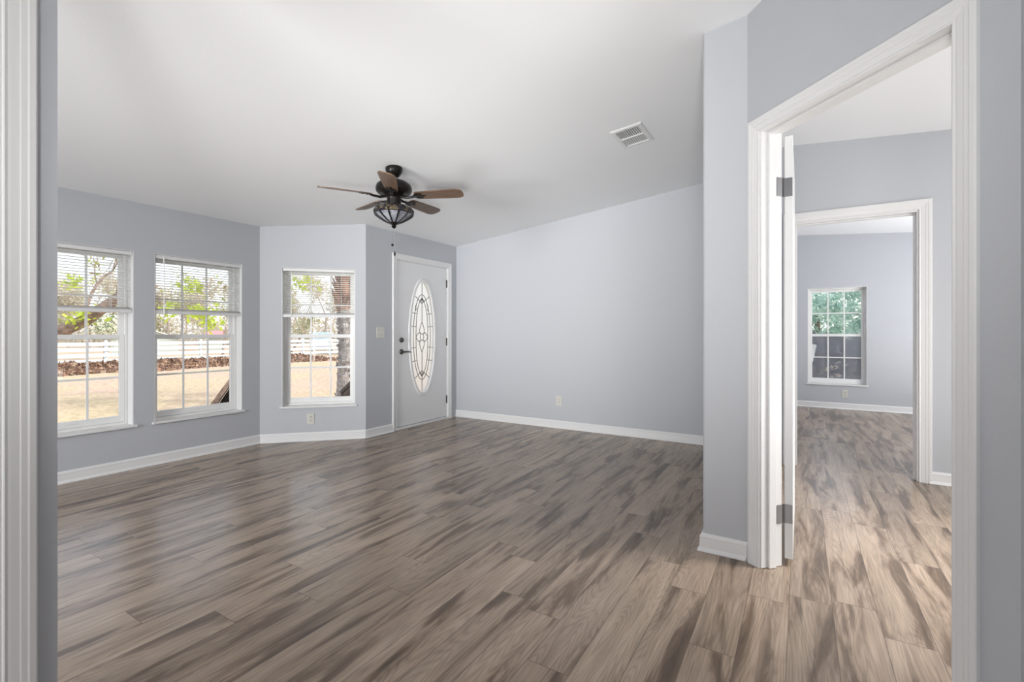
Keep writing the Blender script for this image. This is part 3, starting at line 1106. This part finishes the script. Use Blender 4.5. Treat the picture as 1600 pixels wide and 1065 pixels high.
for k in range(5):
    a = a0 + k * 2 * PI / 5
    M0 = Matrix.Rotation(a, 4, 'Z') @ Matrix.Translation((0, 0, zz(2.196))) @ Matrix.Rotation(R_(-13), 4, 'X')
    o = bpy.data.objects.new('blade', None)
    bpy.data.objects.remove(o)
    mb = MB()
    mb.prism(blade_outline(), -0.0035, 0.0035)
    b = mb.build('blade', M_blade, r, bevel=0.0012)
    b.matrix_local = M0
    mb = MB()
    # scrolled iron: arm from the hub, forked plate under the blade
    mb.tube([(0.062, 0, -0.004), (0.105, 0, -0.016), (0.150, 0, -0.012), (0.185, 0, -0.007)], [0.011, 0.010, 0.010, 0.008], 8)
    outl = [(0.165, 0.018), (0.195, 0.040), (0.235, 0.036), (0.225, 0.014), (0.265, 0.0)]
    mb.prism([(x, -y) for x, y in outl] + [(x, y) for x, y in reversed(outl[:-1])], -0.0085, -0.004)
    for x, y in ((0.20, 0.024), (0.20, -0.024), (0.24, 0.0)):
        mb.tube([(x, y, -0.0080), (x, y, -0.0115)], 0.006, 8)
    mb.build('blade_iron', M_bronze, b, smooth=False)
# stained-glass bowl
BP = [(0.098, 2.116), (0.125, 2.108), (0.148, 2.090), (0.155, 2.072), (0.148, 2.056), (0.118, 2.032), (0.078, 2.006), (0.040, 1.986)]
NB = 12
def bowl_panels(sel, m, name, parent, shrink=0.0, lab=None):
    mb = MB()
    n = NB * 4
    base = 0
    rows = sel
    for r_, z in rows:
        for k in range(n):
            a = 2 * PI * k / n
            mb.v.append(((r_) * math.cos(a), (r_) * math.sin(a), zz(z)))
    for r_, z in rows:
        for k in range(n):
            a = 2 * PI * k / n
            mb.v.append(((r_ - 0.003) * math.cos(a), (r_ - 0.003) * math.sin(a), zz(z) + 0.001))
    m_ = len(rows)
    for i in range(m_ - 1):
        for k in range(n):
            q = (k + 1) % n
            mb.f.append((i * n + k, i * n + q, (i + 1) * n + q, (i + 1) * n + k))
            mb.f.append((m_ * n + i * n + k, m_ * n + (i + 1) * n + k, m_ * n + (i + 1) * n + q, m_ * n + i * n + q))
            mb.m += [0, 0]
    return mb.build(name, m, parent, smooth=True, label=lab)
bowl = bowl_panels(BP[4:], M_st_pale, 'glass_bowl', r, lab='pale ribbed stained glass bowl')
bowl_panels(BP[:5], M_st_dark, 'glass_band', bowl, lab='dark amber floral glass band')
mb = MB()
def rz(i):
    return BP[i]
for k in range(NB):
    a = 2 * PI * k / NB
    mb.tube([((q[0] + 0.001) * math.cos(a), (q[0] + 0.001) * math.sin(a), zz(q[1]) - 0.001) for q in BP[4:]], [0.0075, 0.0070, 0.006, 0.005], 6)
    # scallops of the floral band
    sc = []
    for i in range(9):
        t = i / 8
        aa = a + t * 2 * PI / NB
        u = math.sin(PI * t)
        zc = 2.060 + 0.040 * u
        rcur = 0.1535 - 0.016 * u * u
        sc.append((rcur * math.cos(aa) * 1.02, rcur * math.sin(aa) * 1.02, zz(zc)))
    mb.tube(sc, 0.003, 6)
    sc = []
    for i in range(9):
        t = i / 8
        aa = a + (t - 0.5) * 2 * PI / NB
        u = math.sin(PI * t)
        q = 2.112 - 0.038 * u
        rcur = 0.112 + 0.044 * u
        sc.append((rcur * math.cos(aa), rcur * math.sin(aa), zz(q)))
    mb.tube(sc, 0.003, 6)
for q in (BP[0], BP[4], BP[7]):
    ring = [((q[0] + 0.001) * math.cos(2 * PI * i / 48), (q[0] + 0.001) * math.sin(2 * PI * i / 48), zz(q[1])) for i in range(49)]
    mb.tube(ring, 0.0036, 6)
mb.build('lead_lines', M_darklead, bowl)
mb = MB()
mb.lathe([(0.044, zz(1.990)), (0.046, zz(1.984)), (0.026, zz(1.976)), (0.014, zz(1.968)), (0.020, zz(1.960)), (0.014, zz(1.950)), (0.004, zz(1.943))], 20)
mb.build('finial', M_bronze, r, smooth=True)
for dx, zend, kn in ((-0.012, 1.822, 0), (0.006, 1.762, 1)):
    mb = MB()
    px, py = Rv.x * dx, Rv.y * dx
    n = 60
    mb.tube([(px * 0.4, py * 0.4, zz(1.952)), (px, py, zz(1.92)), (px, py, zz(zend))], 0.0016, 6)
    ch = mb.build('pull_chain', M_steel, r)
    mb = MB()
    if kn == 0:
        mb.lathe([(0.001, 0.011), (0.007, 0.009), (0.0105, 0.0), (0.007, -0.009), (0.001, -0.011)], 14, (px, py, zz(zend - 0.008)))
    else:
        mb.lathe([(0.002, 0.018), (0.005, 0.012), (0.009, -0.006), (0.007, -0.014), (0.001, -0.018)], 14, (px, py, zz(zend - 0.016)))
    mb.build('pull_knob', M_bronze, ch, smooth=True)

# ------------------------------------------------------------------ outdoors
GZ = -0.70
FVx, RVx = Vector((-0.5217, 0.853, 0)), Vector((0.853, 0.5217, 0))
def along(px, depth):
    """a point on the lawn: the bearing of an image column, at a distance"""
    q = (FVx + RVx * ((px - 800) / 738.5)) * depth
    return q.x, q.y

# white board fence
FXx = -33.0
fe = root('board_fence', (FXx, 0, GZ), 0, label='long white four-board fence across the far side of the lawn', cat='fence')
posts = [(-4 + 2.44 * i) for i in range(19)]
for y in posts:
    mb = MB()
    mb.box((-0.07, y - 0.07, 0), (0.07, y + 0.07, 1.36))
    mb.hexa([(-0.09, y - 0.09, 1.36), (0.09, y - 0.09, 1.36), (0.09, y + 0.09, 1.36), (-0.09, y + 0.09, 1.36)], [(-0.01, y - 0.01, 1.44), (0.01, y - 0.01, 1.44), (0.01, y + 0.01, 1.44), (-0.01, y + 0.01, 1.44)])
    mb.build('fence_post', M_fence, fe)
for z in (0.18, 0.50, 0.82, 1.12):
    mb = MB()
    mb.box((0.07, posts[0], z), (0.11, posts[-1], z + 0.20))
    mb.build('fence_board', M_fence, fe)

# leaf litter bank in front of the fence
random.seed(5)
mb = MB()
mb.raw = True
def leafquad(mb, p, s, rnd=random):
    d = Vector((rnd.gauss(0, 1), rnd.gauss(0, 1), rnd.gauss(0, 1))).normalized()
    e = d.orthogonal().normalized()
    e = Matrix.Rotation(rnd.uniform(0, 6.28), 3, d) @ e
    w = d.cross(e)
    p = Vector(p)
    n = len(mb.v)
    mb.v += [tuple(p - e * s), tuple(p + w * s * 0.45), tuple(p + e * s), tuple(p - w * s * 0.45)]
    mb.f.append((n, n + 1, n + 2, n + 3))
    mb.m.append(0)
for i in range(9000):
    y = random.uniform(2, 22)
    t = random.random()
    x = -32.5 + 6.0 * t ** 1.5 + 0.4 * math.sin(y * 1.3)
    hgt = max(0.0, 0.28 * (1 - abs(t - 0.25) * 1.6)) * random.random()
    leafquad(mb, (x, y, GZ + 0.03 + hgt), random.uniform(0.08, 0.2))
o = mb.build('leaf_litter', L_litter)
tag(o, 'strip of reddish brown dead leaves along the foot of the white fence', 'leaves', kind='stuff')

def grow(seed, base, direction, length, radius, levels, spread, up=0.15, split=(2, 3), shrink=0.72, gnarl=0.25, minr=0.006):
    rnd = random.Random(seed)
    mb = MB()
    tips = []
    def rec(p, d, L, r0, lev):
        n = 5
        pts, rs = [p.copy()], [r0]
        q = p.copy()
        for i in range(n):
            d = (d + Vector((rnd.gauss(0, gnarl), rnd.gauss(0, gnarl), rnd.gauss(0, gnarl) + up)) * 0.35).normalized()
            q = q + d * (L / n)
            pts.append(q.copy())
            rs.append(r0 * (1 - 0.38 * (i + 1) / n))
            if lev <= 2:
                tips.append((q.copy(), lev))
        mb.tube(pts, rs, 7 if lev > 2 else 5, caps=(lev == levels))
        if lev <= 0:
            return
        for k in range(rnd.randint(*split)):
            ax = d.orthogonal().normalized()
            ax = Matrix.Rotation(rnd.uniform(0, 6.28), 3, d) @ ax
            nd = Matrix.Rotation(R_(rnd.uniform(spread * 0.5, spread)), 3, ax) @ d
            st = pts[-1] if k == 0 else pts[rnd.randint(2, n)]
            rec(st.copy(), nd, L * shrink * rnd.uniform(0.8, 1.15), max(minr, rs[-1] * 0.72), lev - 1)
    rec(Vector(base), Vector(direction).normalized(), length, radius, levels)
    return mb, tips

def foliage(seed, tips, per, size, jitter):
    rnd = random.Random(seed)
    mb = MB()
    mb.raw = True
    for p, lev in tips:
        for i in range(per):
            q = p + Vector((rnd.gauss(0, jitter), rnd.gauss(0, jitter), rnd.gauss(0, jitter) * 0.8))
            leafquad(mb, q, size * rnd.uniform(0.6, 1.3), rnd)
    return mb

def tree(name, loc, label, seed, direction, length, radius, levels, spread, leaf, bark, per, size, jit, group=None, **kw):
    r = root(name, loc, 0, label=label, cat='tree', group=group)
    wood, tips = grow(seed, (0, 0, -0.1), direction, length, radius, levels, spread, **kw)
    wood.build('trunk', bark, r, smooth=True)
    if per:
        foliage(seed + 1, tips, per, size, jit).build('foliage', leaf, r)
    return r

def copy_tree(o, loc, rz, sc, label):
    c = o.copy()
    COL.objects.link(c)
    for ch in o.children:
        d = ch.copy()
        COL.objects.link(d)
        d.parent = c
    c.location = loc
    c.rotation_euler.z = rz
    c.scale = (sc, sc, sc)
    c['label'] = label
    return c

# leaning oak whose limb crosses the leftmost window
r = root('oak_tree', (-16.9, 2.6, GZ), 0, label='leaning oak with a thick bare limb crossing the leftmost window', cat='tree')
mb = MB()
limb = [(0, 0, -0.1), (0.05, 0.25, 0.7), (0.3, 0.9, 1.35), (0.75, 1.5, 1.75), (1.35, 2.0, 2.15), (2.1, 2.45, 2.75), (2.5, 3.1, 3.9), (2.6, 4.2, 5.2)]
mb.tube(limb, [0.26, 0.22, 0.19, 0.17, 0.15, 0.13, 0.11, 0.07], 10)
mb.tube([(2.1, 2.45, 2.75), (2.25, 2.5, 3.5), (2.3, 2.6, 4.6)], [0.09, 0.08, 0.05], 8)
mb.build('trunk', M_bark, r, smooth=True)
tp = []
for i, (b, d) in enumerate((((2.5, 3.1, 3.9), (0.0, 1, 0.1)), ((2.6, 4.2, 5.2), (0.2, 1, -0.25)), ((2.3, 2.6, 4.4), (0.4, 0.6, 0.4)), ((2.6, 3.6, 4.6), (0.5, 1, -0.35)), ((2.2, 2.5, 3.4), (0.4, 0.4, 0.25)), ((1.35, 2.0, 2.4), (-0.6, 0.3, 0.9)))):
    wood, t = grow(40 + i, b, d, 1.5, 0.045, 3, 48, up=0.0, minr=0.006, gnarl=0.35)
    wood.build('branch', M_bark, r, smooth=True)
    tp += t
rl = random.Random(8)
foliage(9, [q for q in tp if rl.random() < 0.55], 2, 0.075, 0.25).build('foliage', L_oak, r)
clumps = []
for px, py, d in ((262, 482, 12.2), (300, 447, 12.6), (312, 488, 12.4), (128, 492, 11.9), (112, 440, 12.3), (200, 462, 12.8), (326, 500, 12.2), (473, 440, 13.5)):
    q = (FVx + RVx * ((px - 800) / 738.5)) * d
    clumps += [(Vector((q.x + 16.9, q.y - 2.6, 1.12 + (520 - py) / 738.5 * d - GZ)), 0)] * 1
foliage(10, clumps, 70, 0.085, 0.16).build('bright_leaves', L_lime, r, label='clusters of yellow green new leaves')

# cabbage palm in the third window
px_, py_ = along(534.5, 12.6)
r = root('palm_tree', (px_, py_, GZ), 0, label='palm with a rough grey trunk outside the window by the front door', cat='palm tree')
mb = MB()
pts, rs = [], []
rp = random.Random(3)
for i in range(26):
    z = -0.05 + i * 0.105
    pts.append((0.05 * math.sin(z * 1.1) + (0.03 if 1.0 < z < 2 else 0), 0.03 * math.sin(z * 0.9), z))
    rs.append(0.155 * (1 + 0.07 * (i % 2)) + (0.02 if i < 2 else 0))
mb.tube(pts, rs, 16)
# leaf scars
for i in range(110):
    z = rp.uniform(0.1, 2.5)
    a = rp.uniform(0, 2 * PI)
    c = (0.05 * math.sin(z * 1.1), 0.03 * math.sin(z * 0.9))
    mb.tube([(c[0] + 0.155 * math.cos(a), c[1] + 0.155 * math.sin(a), z), (c[0] + 0.19 * math.cos(a), c[1] + 0.19 * math.sin(a), z + 0.06), (c[0] + 0.185 * math.cos(a + 0.3), c[1] + 0.185 * math.sin(a + 0.3), z + 0.10)], [0.02, 0.016, 0.004], 5)
mb.build('trunk', M_palmbark, r)
mb = MB()
for i in range(150):
    z = rp.uniform(2.35, 4.4)
    a = rp.uniform(0, 2 * PI)
    l = rp.uniform(0.25, 0.5)
    mb.tube([(0.13 * math.cos(a), 0.13 * math.sin(a), z), ((0.13 + l * 0.4) * math.cos(a), (0.13 + l * 0.4) * math.sin(a), z + l * 0.7)], [0.045, 0.012], 5)
mb.tube([(0.05, 0.02, 2.45), (0, 0, 4.6)], [0.15, 0.15], 10)
mb.build('leaf_boots', L_boot, r, label='reddish brown old leaf bases')
mb = MB()
mb.raw = True
for i in range(26):
    a = i * 2.4
    el = rp.uniform(-0.5, 1.0)
    L = rp.uniform(1.0, 1.5)
    b = Vector((0, 0, 4.5))
    d = Vector((math.cos(a) * math.cos(el), math.sin(a) * math.cos(el), math.sin(el)))
    e = b + d * L
    for k in range(16):
        t = (k - 7.5) / 8
        sd_ = d.cross(Vector((0, 0, 1))).normalized()
        tip = e + (d * math.cos(t * 1.6) + sd_ * math.sin(t * 1.6)) * 0.8 + Vector((0, 0, -0.15))
        w = sd_ * 0.02
        n = len(mb.v)
        mid = e + (tip - e) * 0.6
        mb.v += [tuple(e - w), tuple(e + w), tuple(mid + w), tuple(tip), tuple(mid - w)]
        mb.f.append((n, n + 1, n + 2, n + 3, n + 4))
        mb.m.append(0)
    n = len(mb.v)
    w = Vector((0, 0, 0.015))
    mb.v += [tuple(b - w), tuple(b + w), tuple(e + w), tuple(e - w)]
    mb.f.append((n, n + 1, n + 2, n + 3))
    mb.m.append(0)
mb.build('fronds', L_olive, r)

# dark wooden handrail of the entry steps
qa, qb = along(536.5, 6.5), along(596, 5.8)
r = root('step_railing', (qa[0], qa[1], GZ), 0, label='dark wooden handrail of two bars in the lower right corner of the third window', cat='railing')
def bar(a, b, w, h):
    a, b = Vector(a), Vector(b)
    d = (b - a)
    q = d.to_track_quat('X', 'Z').to_matrix().to_4x4()
    return MB().box((0, -w / 2, -h / 2), (d.length, w / 2, h / 2), Matrix.Translation(a) @ q)
ex, ey = qb[0] - qa[0], qb[1] - qa[1]
za, zb_ = 0.275 - GZ, 0.83 - GZ
for z in (0.0, -0.075):
    bar((0, 0, za + z + 0.03), (ex, ey, zb_ + z + 0.03), 0.09, 0.05).build('handrail', M_darkwood, r)
for t in (0.42, 0.97):
    x, y, ztop = ex * t, ey * t, za + (zb_ - za) * t - 0.02
    mb = MB()
    mb.box((x - 0.045, y - 0.045, -0.02), (x + 0.045, y + 0.045, ztop))
    mb.build('post', M_darkwood, r)

# dark A-frame outside the middle window
axp, ayp = along(366, 8.3)
r = root('wooden_shelter', (axp, ayp, GZ), R_(58), label='low dark wooden A-frame with a brown edge board outside the middle window', cat='shelter')
for s in (-1, 1):
    mb = MB()
    n = 6
    for i in range(n):
        t0, t1 = i / n, (i + 0.97) / n
        x0, x1 = s * 0.62 * (1 - t0), s * 0.62 * (1 - t1)
        z0, z1 = 0.02 + 0.98 * t0, 0.02 + 0.98 * t1
        mb.hexa([(x0, -0.6, z0), (x0 + s * 0.03, -0.6, z0 + 0.02), (x0 + s * 0.03, 0.6, z0 + 0.02), (x0, 0.6, z0)], [(x1, -0.6, z1), (x1 + s * 0.03, -0.6, z1 + 0.02), (x1 + s * 0.03, 0.6, z1 + 0.02), (x1, 0.6, z1)])
    mb.build('roof_slope', M_darkwood, r)
    for y in (-0.64, 0.60):
        mb = MB()
        mb.hexa([(s * 0.62, y, 0), (s * 0.72, y, 0.02), (s * 0.72, y + 0.04, 0.02), (s * 0.62, y + 0.04, 0)], [(0, y, 1.0), (0, y, 1.12), (0, y + 0.04, 1.12), (0, y + 0.04, 1.0)])
        mb.build('edge_board', M_bark, r)
mb = MB()
mb.hexa([(-0.6, 0.5, 0), (0.6, 0.5, 0), (0.6, 0.53, 0), (-0.6, 0.53, 0)], [(-0.02, 0.5, 0.96), (0.02, 0.5, 0.96), (0.02, 0.53, 0.96), (-0.02, 0.53, 0.96)])
mb.build('back_panel', M_darkwood, r)

# things beyond the fence
def van(loc, rz, label):
    r = root('parked_van', loc, rz, label=label, cat='van')
    mb = MB()
    prof = [(-2.2, 0.35), (2.1, 0.35), (2.25, 0.6), (2.15, 1.0), (1.35, 1.12), (-2.2, 1.12)]
    n = len(prof)
    mb.add([(x, -0.92, z) for x, z in prof] + [(x, 0.92, z) for x, z in prof], [tuple(range(n)), tuple(reversed(range(n, 2 * n)))] + [(i, n + i, n + (i + 1) % n, (i + 1) % n) for i in range(n)])
    mb.build('body', M_white, r, bevel=0.06)
    mb = MB()
    mb.hexa([(-2.15, -0.90, 1.12), (1.30, -0.90, 1.12), (1.30, 0.90, 1.12), (-2.15, 0.90, 1.12)], [(-2.0, -0.74, 1.92), (0.62, -0.74, 1.92), (0.62, 0.74, 1.92), (-2.0, 0.74, 1.92)])
    cab = mb.build('cabin', M_white, r, bevel=0.10)
    mb = MB()
    mb.hexa([(1.33, -0.78, 1.16), (1.35, -0.78, 1.18), (1.35, 0.78, 1.18), (1.33, 0.78, 1.16)], [(0.70, -0.66, 1.84), (0.72, -0.66, 1.86), (0.72, 0.66, 1.86), (0.70, 0.66, 1.84)])
    mb.build('windscreen', M_carglass, cab)
    for s in (-1, 1):
        mb = MB()
        mb.hexa([(-1.9, s * 0.90, 1.2), (1.05, s * 0.90, 1.2), (1.05, s * 0.885, 1.2), (-1.9, s * 0.885, 1.2)], [(-1.8, s * 0.79, 1.78), (0.6, s * 0.79, 1.78), (0.6, s * 0.775, 1.78), (-1.8, s * 0.775, 1.78)])
        mb.build('side_window', M_carglass, cab)
        for x in (-1.4, 1.45):
            mb = MB()
            mb.tube([(x, s * 0.72, 0.33), (x, s * 0.94, 0.33)], 0.33, 20)
            mb.build('wheel', M_tyre, r)
    return r
vx_, vy_ = along(502, 43)
van((vx_, vy_, GZ), math.atan2(-vy_, -vx_), 'pale silver van with light blue windscreen parked beyond the fence')

def shed(name, loc, rz, w, d, h, rise, mw, mr, label, cat='shed'):
    r = root(name, loc, rz, label=label, cat=cat)
    mb = MB()
    mb.hexa([(-d / 2, -w / 2, 0), (d / 2, -w / 2, 0), (d / 2, w / 2, 0), (-d / 2, w / 2, 0)], [(-d / 2, -w / 2, h), (d / 2, -w / 2, h), (d / 2, w / 2, h), (-d / 2, w / 2, h)])
    mb.add([(-d / 2, -w / 2, h), (-d / 2, w / 2, h), (-d / 2, 0, h + rise), (d / 2, -w / 2, h), (d / 2, w / 2, h), (d / 2, 0, h + rise)], [(0, 1, 2), (3, 5, 4), (0, 2, 5, 3), (1, 4, 5, 2), (0, 3, 4, 1)])
    mb.build('walls', mw, r)
    mb = MB()
    ov = 0.2
    for s in (-1, 1):
        k = rise / (w / 2)
        y1, z1 = s * (w / 2 + ov), h - ov * k
        mb.hexa([(-d / 2 - ov, 0, h + rise + 0.01), (d / 2 + ov, 0, h + rise + 0.01), (d / 2 + ov, y1, z1 + 0.01), (-d / 2 - ov, y1, z1 + 0.01)], [(-d / 2 - ov, 0, h + rise + 0.09), (d / 2 + ov, 0, h + rise + 0.09), (d / 2 + ov, y1, z1 + 0.09), (-d / 2 - ov, y1, z1 + 0.09)])
    mb.build('roof', mr, r)
    mb = MB()
    mb.box((d / 2 + 0.005, -0.4, 0), (d / 2 + 0.04, 0.4, min(h - 0.1, 1.9)))
    mb.build('shed_door', mw, r)
    return r
bx, by = along(553, 44)
shed('garden_shed', (bx, by, GZ), math.atan2(-by, -bx), 2.6, 2.4, 2.35, 0.55, M_blue, M_white, 'pale blue shed beyond the fence, right of the palm trunk')
bx, by = along(336, 44)
shed('garden_shed', (bx, by, GZ), math.atan2(-by, -bx) + R_(90), 1.7, 1.2, 1.5, 0.45, M_olivewall, M_red, 'small shed with a faded red roof beyond the fence in the middle window')
bx, by = along(228, 42)
shed('garden_shed', (bx, by, GZ), math.atan2(-by, -bx), 4.6, 3.2, 1.35, 0.85, M_olivewall, M_paleroof, 'low pale metal shed beyond the fence, left in the middle window')

# white-flowering shrub
sx_, sy_ = along(163, 33)
r = root('flowering_shrub', (sx_, sy_, GZ), 0, label='round shrub with white blossom just beyond the fence in the leftmost window', cat='shrub')
wood, tips = grow(77, (0, 0, -0.05), (0, 0, 1), 0.9, 0.05, 3, 45)
wood.build('stem', M_bark, r)
rs_ = random.Random(4)
pts = []
for i in range(150):
    d = Vector((rs_.gauss(0, 1), rs_.gauss(0, 1), rs_.gauss(0, 1))).normalized() * rs_.uniform(0.35, 0.75)
    pts.append((Vector((0, 0, 2.25)) + Vector((d.x * 0.95, d.y * 0.95, d.z)), 0))
foliage(78, pts, 9, 0.085, 0.07).build('foliage', L_flower, r)
r.scale = (1.15, 1.15, 1.05)

# trees beyond the fence
t_a = tree('woodland_tree', (0, 0, GZ), '', 101, (0, 0, 1), 4.2, 0.20, 4, 42, L_pale, M_twig, 5, 0.22, 0.55, group='pale trees beyond the fence', up=0.25)
t_b = tree('woodland_tree', (0, 0, GZ), '', 131, (0.1, 0, 1), 3.6, 0.22, 4, 48, L_olive, M_twig, 5, 0.20, 0.50, group='olive trees beyond the fence', up=0.15)
rt = random.Random(21)
lab = {id(t_a): 'tall pale tan tree with sparse leaves beyond the white fence', id(t_b): 'spreading olive green tree beyond the white fence'}
spots = []
px = 40
i = 0
while px < 620:
    spots.append((px, (51 if i % 2 else 62) + rt.uniform(-1.5, 1.5), t_a if i % 3 != 1 else t_b))
    px += rt.uniform(27, 37)
    i += 1
used = set()
for px, d, src in spots:
    x, y = along(px, d)
    rz, sc = rt.uniform(0, 6.28), rt.uniform(0.66, 0.88)
    if id(src) not in used:
        used.add(id(src))
        src.location = (x, y, GZ)
        src.rotation_euler.z = rz
        src.scale = (sc, sc, sc)
        src['label'] = lab[id(src)]
    else:
        copy_tree(src, (x, y, GZ), rz, sc, lab[id(src)])
# understory thicket hides the far lawn edge
mb = MB()
mb.raw = True
rt2 = random.Random(31)
for i in range(12000):
    px = rt2.uniform(0, 640)
    d = rt2.uniform(74, 80)
    x, y = along(px, d)
    z = GZ + 4.2 * rt2.random() ** 1.8
    leafquad(mb, (x, y, z), rt2.uniform(0.15, 0.4), rt2)
o = mb.build('thicket', L_pale)
tag(o, 'pale brushy thicket in the distance behind the trees', 'thicket', kind='stuff')

# bare-branched small tree in front of the third window
x, y = along(452, 37)
tree('bare_tree', (x, y, GZ), 'small bare tree with dark forked branches left of the palm trunk', 55, (0.2, -0.2, 1), 2.2, 0.10, 3, 55, L_lime, M_bark, 0, 0.08, 0.2, up=0.02, gnarl=0.4)
x, y = along(348, 38)
tree('bare_tree', (x, y, GZ), 'small bare tree with crooked dark branches in the middle window', 58, (-0.1, 0.2, 1), 2.6, 0.10, 3, 50, L_lime, M_bark, 0, 0.08, 0.2, up=0.02, gnarl=0.4)

# behind the bedroom window
def evergreen(loc, label, seed, hgt, rad):
    r = root('evergreen_tree', loc, 0, label=label, cat='tree')
    mb = MB()
    mb.tube([(0, 0, -0.1), (0.05, 0.03, hgt * 0.4), (0, 0, hgt * 0.9)], [0.16, 0.12, 0.04], 8)
    mb.build('trunk', M_bark, r, smooth=True)
    rg = random.Random(seed)
    pts = []
    for i in range(230):
        d = Vector((rg.gauss(0, 1), rg.gauss(0, 1), rg.gauss(0, 1))).normalized() * rg.uniform(0.55, 1.0)
        k = 1 + 0.25 * math.sin(d.x * 5 + seed) * math.cos(d.z * 6)
        pts.append((Vector((d.x * rad * k, d.y * rad * k, hgt * 0.56 + d.z * hgt * 0.46 * k)), 0))
    foliage(seed + 1, pts, 22, 0.10, 0.16).build('foliage', L_teal, r)
    return r
evergreen((2.35, 19.0, GZ), 'tallest blue green tree filling the right of the far room window', 301, 5.2, 1.5)
evergreen((0.55, 23.6, GZ), 'shorter blue green tree at the left of the far room window', 302, 3.9, 1.5)
evergreen((6.0, 22.0, GZ), 'blue green tree furthest right behind the far room window', 303, 5.0, 1.5)
mb = MB()
mb.raw = True
rh = random.Random(66)
for i in range(12000):
    x = rh.uniform(-2.5, 6)
    y = 12.2 + rh.gauss(0, 0.35)
    z = GZ + 1.75 * rh.random() + 0.06 * math.sin(x * 5)
    leafquad(mb, (x, y, z), rh.uniform(0.05, 0.11), rh)
hg = root('hedge', (0, 0, 0), 0, label='dark hedge behind the lower half of the far room window', cat='hedge')
mb.build('foliage', L_dark, hg)
mb = MB()
for i in range(24):
    x = -2.4 + i * 0.35
    mb.tube([(x, 12.2, GZ - 0.05), (x + 0.05, 12.22, GZ + 0.8), (x - 0.05, 12.18, GZ + 1.5)], [0.03, 0.02, 0.008], 5)
mb.build('stems', M_bark, hg)
